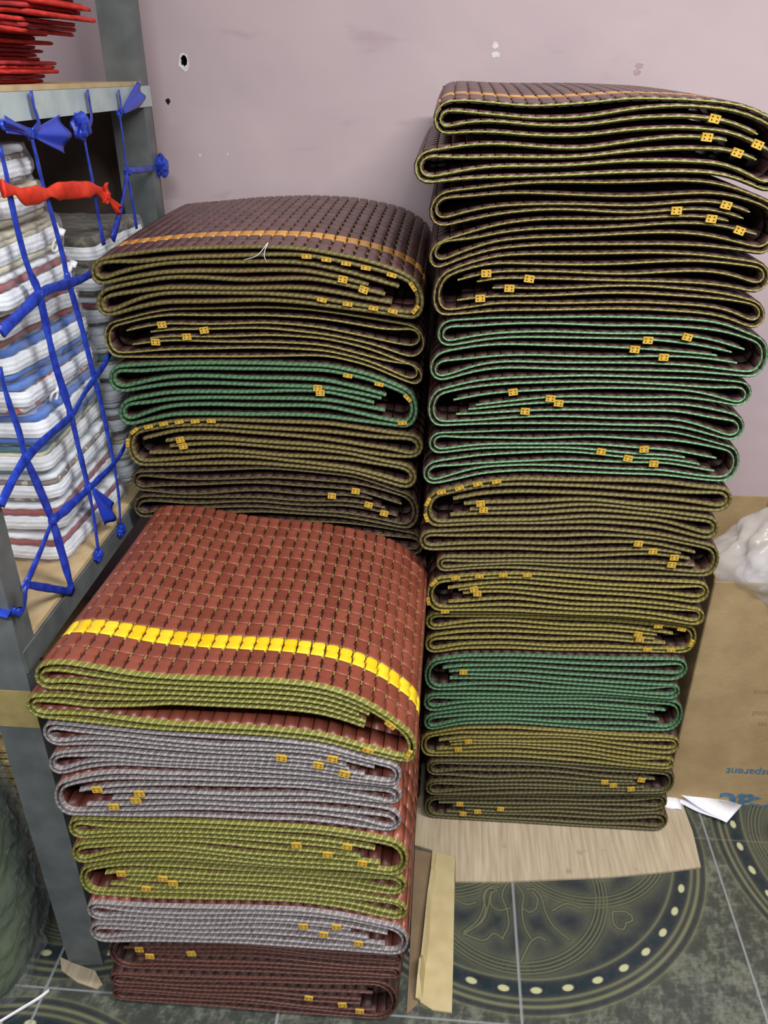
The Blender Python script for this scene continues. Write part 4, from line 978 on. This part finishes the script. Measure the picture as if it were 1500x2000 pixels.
# flattened cardboard under the right stack: streaky kraft face
def streak():
    m, nt, b = new_mat('worn_cardboard'); tc = N_(nt, 'ShaderNodeTexCoord'); mp = N_(nt, 'ShaderNodeMapping'); mp.inputs['Scale'].default_value = (130, 8, 8)
    no = N_(nt, 'ShaderNodeTexNoise'); no.inputs['Scale'].default_value = 1; no.inputs['Detail'].default_value = 5
    nt.links.new(tc.outputs['Object'], mp.inputs['Vector']); nt.links.new(mp.outputs['Vector'], no.inputs['Vector'])
    r = ramp(nt, [(.3, lin(160, 144, 120)), (.5, lin(176, 160, 136)), (.7, lin(190, 174, 150))]); nt.links.new(no.outputs['Fac'], r.inputs['Fac'])
    n2 = N_(nt, 'ShaderNodeTexNoise'); n2.inputs['Scale'].default_value = 22; nt.links.new(tc.outputs['Object'], n2.inputs['Vector'])
    r2 = ramp(nt, [(.66, (0, 0, 0, 1)), (.74, (.5, .5, .5, 1))]); nt.links.new(n2.outputs['Fac'], r2.inputs['Fac'])
    mx = N_(nt, 'ShaderNodeMixRGB'); nt.links.new(r2.outputs['Color'], mx.inputs['Fac']); nt.links.new(r.outputs['Color'], mx.inputs['Color1']); mx.inputs['Color2'].default_value = lin(140, 100, 82)
    nt.links.new(mx.outputs['Color'], b.inputs['Base Color']); b.inputs['Roughness'].default_value = .75; b.inputs['Specular IOR Level'].default_value = .25
    return m
M['kraft'] = streak()
cb = thing('flattened_cardboard', (.29, 1.4, 0), 'flattened cardboard sheet on the floor under the tall right stack', 'cardboard'); co_ = (.29, 1.4, 0)
mb = MB(co_); sheet(mb, [(-.03, 1.272), (.062, 1.245), (.062, 1.184), (.17, 1.192), (.40, 1.222), (.52, 1.244), (.602, 1.263), (.608, 1.36), (.604, 1.445), (.55, 1.87), (-.03, 1.87)], .001, .0055); mb.obj('sheet', M['kraft'], cb)
mb = MB(co_); sheet(mb, [(.020, 1.262), (.012, 1.14), (.004, 1.0), (-.004, .918), (.02, .905), (.056, .903), (.058, 1.0), (.0605, 1.19), (.0615, 1.244), (.04, 1.258)], .0012, .0045); mb.obj('side_strip', M['carton_edge'], cb)
mb = MB(co_)
up = [(.020, 1.262, .004), (.018, 1.2, .016), (.012, 1.14, .013), (.008, 1.06, .022), (.004, 1.0, .020), (.001, .985, .034), (-.001, .95, .036), (-.003, .92, .012)]
V = [(x, y, .002) for x, y, h in up]+[(x-.010, y, .002+h) for x, y, h in up]+[(x+.004, y, .002) for x, y, h in up]+[(x-.006, y, .002+h) for x, y, h in up]; k = len(up)
mb.add(V, [(i, i+1, k+i+1, k+i) for i in range(k-1)]+[(2*k+i+1, 2*k+i, 3*k+i, 3*k+i+1) for i in range(k-1)]+[(k+i, k+i+1, 3*k+i+1, 3*k+i) for i in range(k-1)]); mb.obj('torn_edge', M['carton_edge'], cb)
# carton lying open between the two stacks: its brown darkened to hold the shade there
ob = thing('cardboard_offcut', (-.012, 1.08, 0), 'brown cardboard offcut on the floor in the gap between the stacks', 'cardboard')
mb = MB((-.012, 1.08, 0)); M['offcut'] = plain('shaded_cardboard', lin(122, 102, 78), lin(136, 114, 88), 14, .8); sheet(mb, [(-.028, .895), (-.008, .915), (.0, 1.0), (.008, 1.14), (.014, 1.255), (-.029, 1.262)], .0008, .002); mb.obj('offcut_sheet', M['offcut'], ob)

# white folded plastic strap sticking out from under the right stack
M['white_plastic'] = plain('white_plastic', lin(226, 226, 238), lin(240, 240, 248), 30, .35)
ws = thing('white_plastic_strip', (.65, 1.45, 0), 'folded white plastic strip lying on the floor between right stack and carton', 'plastic strip'); wo = (.65, 1.45, 0)
def fold(pa, pb_, z0, z1, k, mbx):
    V = []
    for i in range(k):
        t = i/(k-1)
        for P, q in ((pa, 0), (pb_, 1)):
            x = P[0][0]+(P[1][0]-P[0][0])*t; y = P[0][1]+(P[1][1]-P[0][1])*t; V.append((x, y, z0+(z1-z0)*t+.004*math.sin(5*t+2*q)*(t*(1-t)*4)))
    mbx.add(V, [(2*i, 2*i+1, 2*i+3, 2*i+2) for i in range(k-1)])
mb = MB(wo); fold(((.592, 1.500), (.742, 1.440)), ((.588, 1.462), (.690, 1.384)), .022, .014, 12, mb); fold(((.742, 1.440), (.60, 1.462)), ((.690, 1.384), (.586, 1.448)), .0135, .006, 12, mb); fold(((.60, 1.462), (.545, 1.475)), ((.597, 1.418), (.545, 1.425)), .009, .012, 6, mb)
o = mb.obj('strip', M['white_plastic'], ws, True); md = o.modifiers.new('thickness', 'SOLIDIFY'); md.thickness = .001

# ------------------------------------------------------------------ lower left: wrapped roll, straw mats, scraps
M['green_roll'] = tile_mat('green_mat_tile', lin(52, 74, 34), lin(92, 112, 56), .5)
M['green_roll'] = plain('green_mat', lin(50, 70, 34), lin(84, 104, 52), 14, .6)
M['wrap'] = sheer('crumpled_wrap', (.34, .38, .38, 1), .86, .05)
wr = thing('wrapped_green_mat', (-.888, .94, 0), 'green mat roll wrapped in crumpled clear plastic at lower left, beside the rack post', 'wrapped mat'); wo2 = (-.888, .94, 0)
mb = MB(wo2); P = dense(rrect(.22, .20, .07), .02)
V = []; lev = 12; n = len(P)
for i in range(lev):
    t = i/(lev-1); z_ = .004+.475*t; sc = 1+.06*math.sin(PI*t)-.10*max(0, t-.85)/.15; off = .028*math.sin(PI*t*.9)-.02*t
    V += [(-.888+x*sc+off, .94+y*sc, z_-.05*(t > .9)*(x < 0)*abs(x)) for x, y in P]
mb.add(V, [(i*n+j, i*n+(j+1) % n, (i+1)*n+(j+1) % n, (i+1)*n+j) for i in range(lev-1) for j in range(n)]+[tuple(range(n))[::-1], tuple((lev-1)*n+j for j in range(n))])
mb.obj('rolled_mat', M['green_roll'], wr, True)
mb = MB(wo2); rw = np.random.default_rng(8); P = dense(rrect(.252, .232, .08), .009); n = len(P); lev = 44; V = []
K = [(rw.uniform(-22, 22), rw.uniform(-34, 34), rw.uniform(0, 6)) for _ in range(14)]
for i in range(lev):
    t = i/(lev-1); z_ = .002+.49*t; sc = 1+.05*math.sin(PI*t); off = .028*math.sin(PI*t*.9)-.02*t
    for j, (x, y) in enumerate(P):
        s = j/n*2*PI; cr = sum(abs(math.sin(a*.5*s*1.0+b*t+q)) for a, b, q in K)/14-.6
        k_ = sc*(1+.34*cr); V.append((-.888+x*k_+off, .94+y*k_, z_))
mb.add(V, [(i*n+j, i*n+(j+1) % n, (i+1)*n+(j+1) % n, (i+1)*n+j) for i in range(lev-1) for j in range(n)]+[tuple((lev-1)*n+j for j in range(n))])
mb.obj('plastic_wrap', M['wrap'], wr, False)
mb = MB(wo2); mb.tube([(-.80, .90, .31), (-.775, .90, .34), (-.755, .90, .37)], .0012, .0012, 6); mb.obj('wrap_tie', M['white_plastic'], wr, True)
GS = 'straw-coloured mats under the rack'
W['pale'] = web_mat('edging_pale', lin(176, 156, 104), lin(214, 198, 150), lin(130, 112, 70))
for i in range(3):
    z0, z1 = .004+.135*i, .004+.135*(i+1)
    tp = (lambda z: (lambda x: np.full_like(np.asarray(x, float), z)))(z1); bt = (lambda z: (lambda x: np.full_like(np.asarray(x, float), z)))(z0)
    build_mat(['straw-coloured folded mat on the floor under the rack', 'straw-coloured folded mat, middle one under the rack', 'straw-coloured folded mat on top of the pile under the rack, left of the post'][i], GS,
              tp, bt, tp, bt, 'L', -.722, -.724, -1.27, 1.10, 'pale', tile='tile_straw', fine=False, seed=500+i, th=.008)
ss = tag((lambda mb: (mb.tube(spline([(-.80, .80, .004), (-.76, .835, .006), (-.725, .868, .005), (-.712, .885, .004)], .01), .0045, .0018, 8), mb.obj('white_strap', M['white_plastic'], None, True))[1])(MB()), 'white plastic strap on the floor in front of the wrapped green mat', 'strap')
mb = MB(); sheet(mb, [(-.72, .952), (-.69, .942), (-.64, .93), (-.615, .905), (-.622, .895), (-.665, .905), (-.705, .925)], .0008, .003, lambda x, y: .0)
tag(mb.obj('cardboard_scrap', M['kraft']), 'small torn cardboard scrap on the floor at the foot of the rack post', 'cardboard')
th_ = thing('loose_thread', (-.30, 1.392, 1.27), 'loose pale thread hanging from the striped top of the left rear stack', 'thread')
mb = MB((-.30, 1.392, 1.27)); mb.tube(spline([(-.345, 1.383, 1.272), (-.32, 1.378, 1.281), (-.303, 1.39, 1.300)], .006), .0006, .0006, 5); mb.tube(spline([(-.303, 1.39, 1.300), (-.309, 1.38, 1.283), (-.306, 1.383, 1.268)], .006), .0006, .0006, 5)
mb.obj('thread_strand', M['white_plastic'], th_, True)

# ------------------------------------------------------------------ light, camera, view
def area(name, loc, rot, sx, sy, watt, col):
    l = bpy.data.lights.new(name, 'AREA'); l.shape = 'RECTANGLE'; l.size = sx; l.size_y = sy; l.energy = watt; l.color = col
    o = bpy.data.objects.new(name, l); C.objects.link(o); o.location = loc; o.rotation_euler = rot; return o
area('ceiling_tube_light', (.95, .30, 2.70), (0, 0, .05), 1.2, .12, 66, (1, .97, .93))
area('ceiling_tube_light', (-.15, -.75, 2.70), (0, 0, .05), 1.2, .12, 66, (.93, .97, 1))
w = bpy.data.worlds.new('shop'); bpy.context.scene.world = w; w.use_nodes = True
w.node_tree.nodes['Background'].inputs['Color'].default_value = (.95, .97, 1, 1); w.node_tree.nodes['Background'].inputs['Strength'].default_value = .32
cam = bpy.data.cameras.new('camera'); cam.sensor_width = 36; cam.sensor_fit = 'AUTO'; cam.lens = 36*1593/2000; cam.clip_start = .05
co = bpy.data.objects.new('camera', cam); C.objects.link(co); co.location = (0, 0, 1.55)
co.rotation_euler = (math.radians(90-28.36), 0, math.radians(4.5)); bpy.context.scene.camera = co
vs = bpy.context.scene.view_settings; vs.view_transform = 'Standard'; vs.look = 'None'; vs.gamma = 1; vs.use_curve_mapping = False; vs.exposure = 0
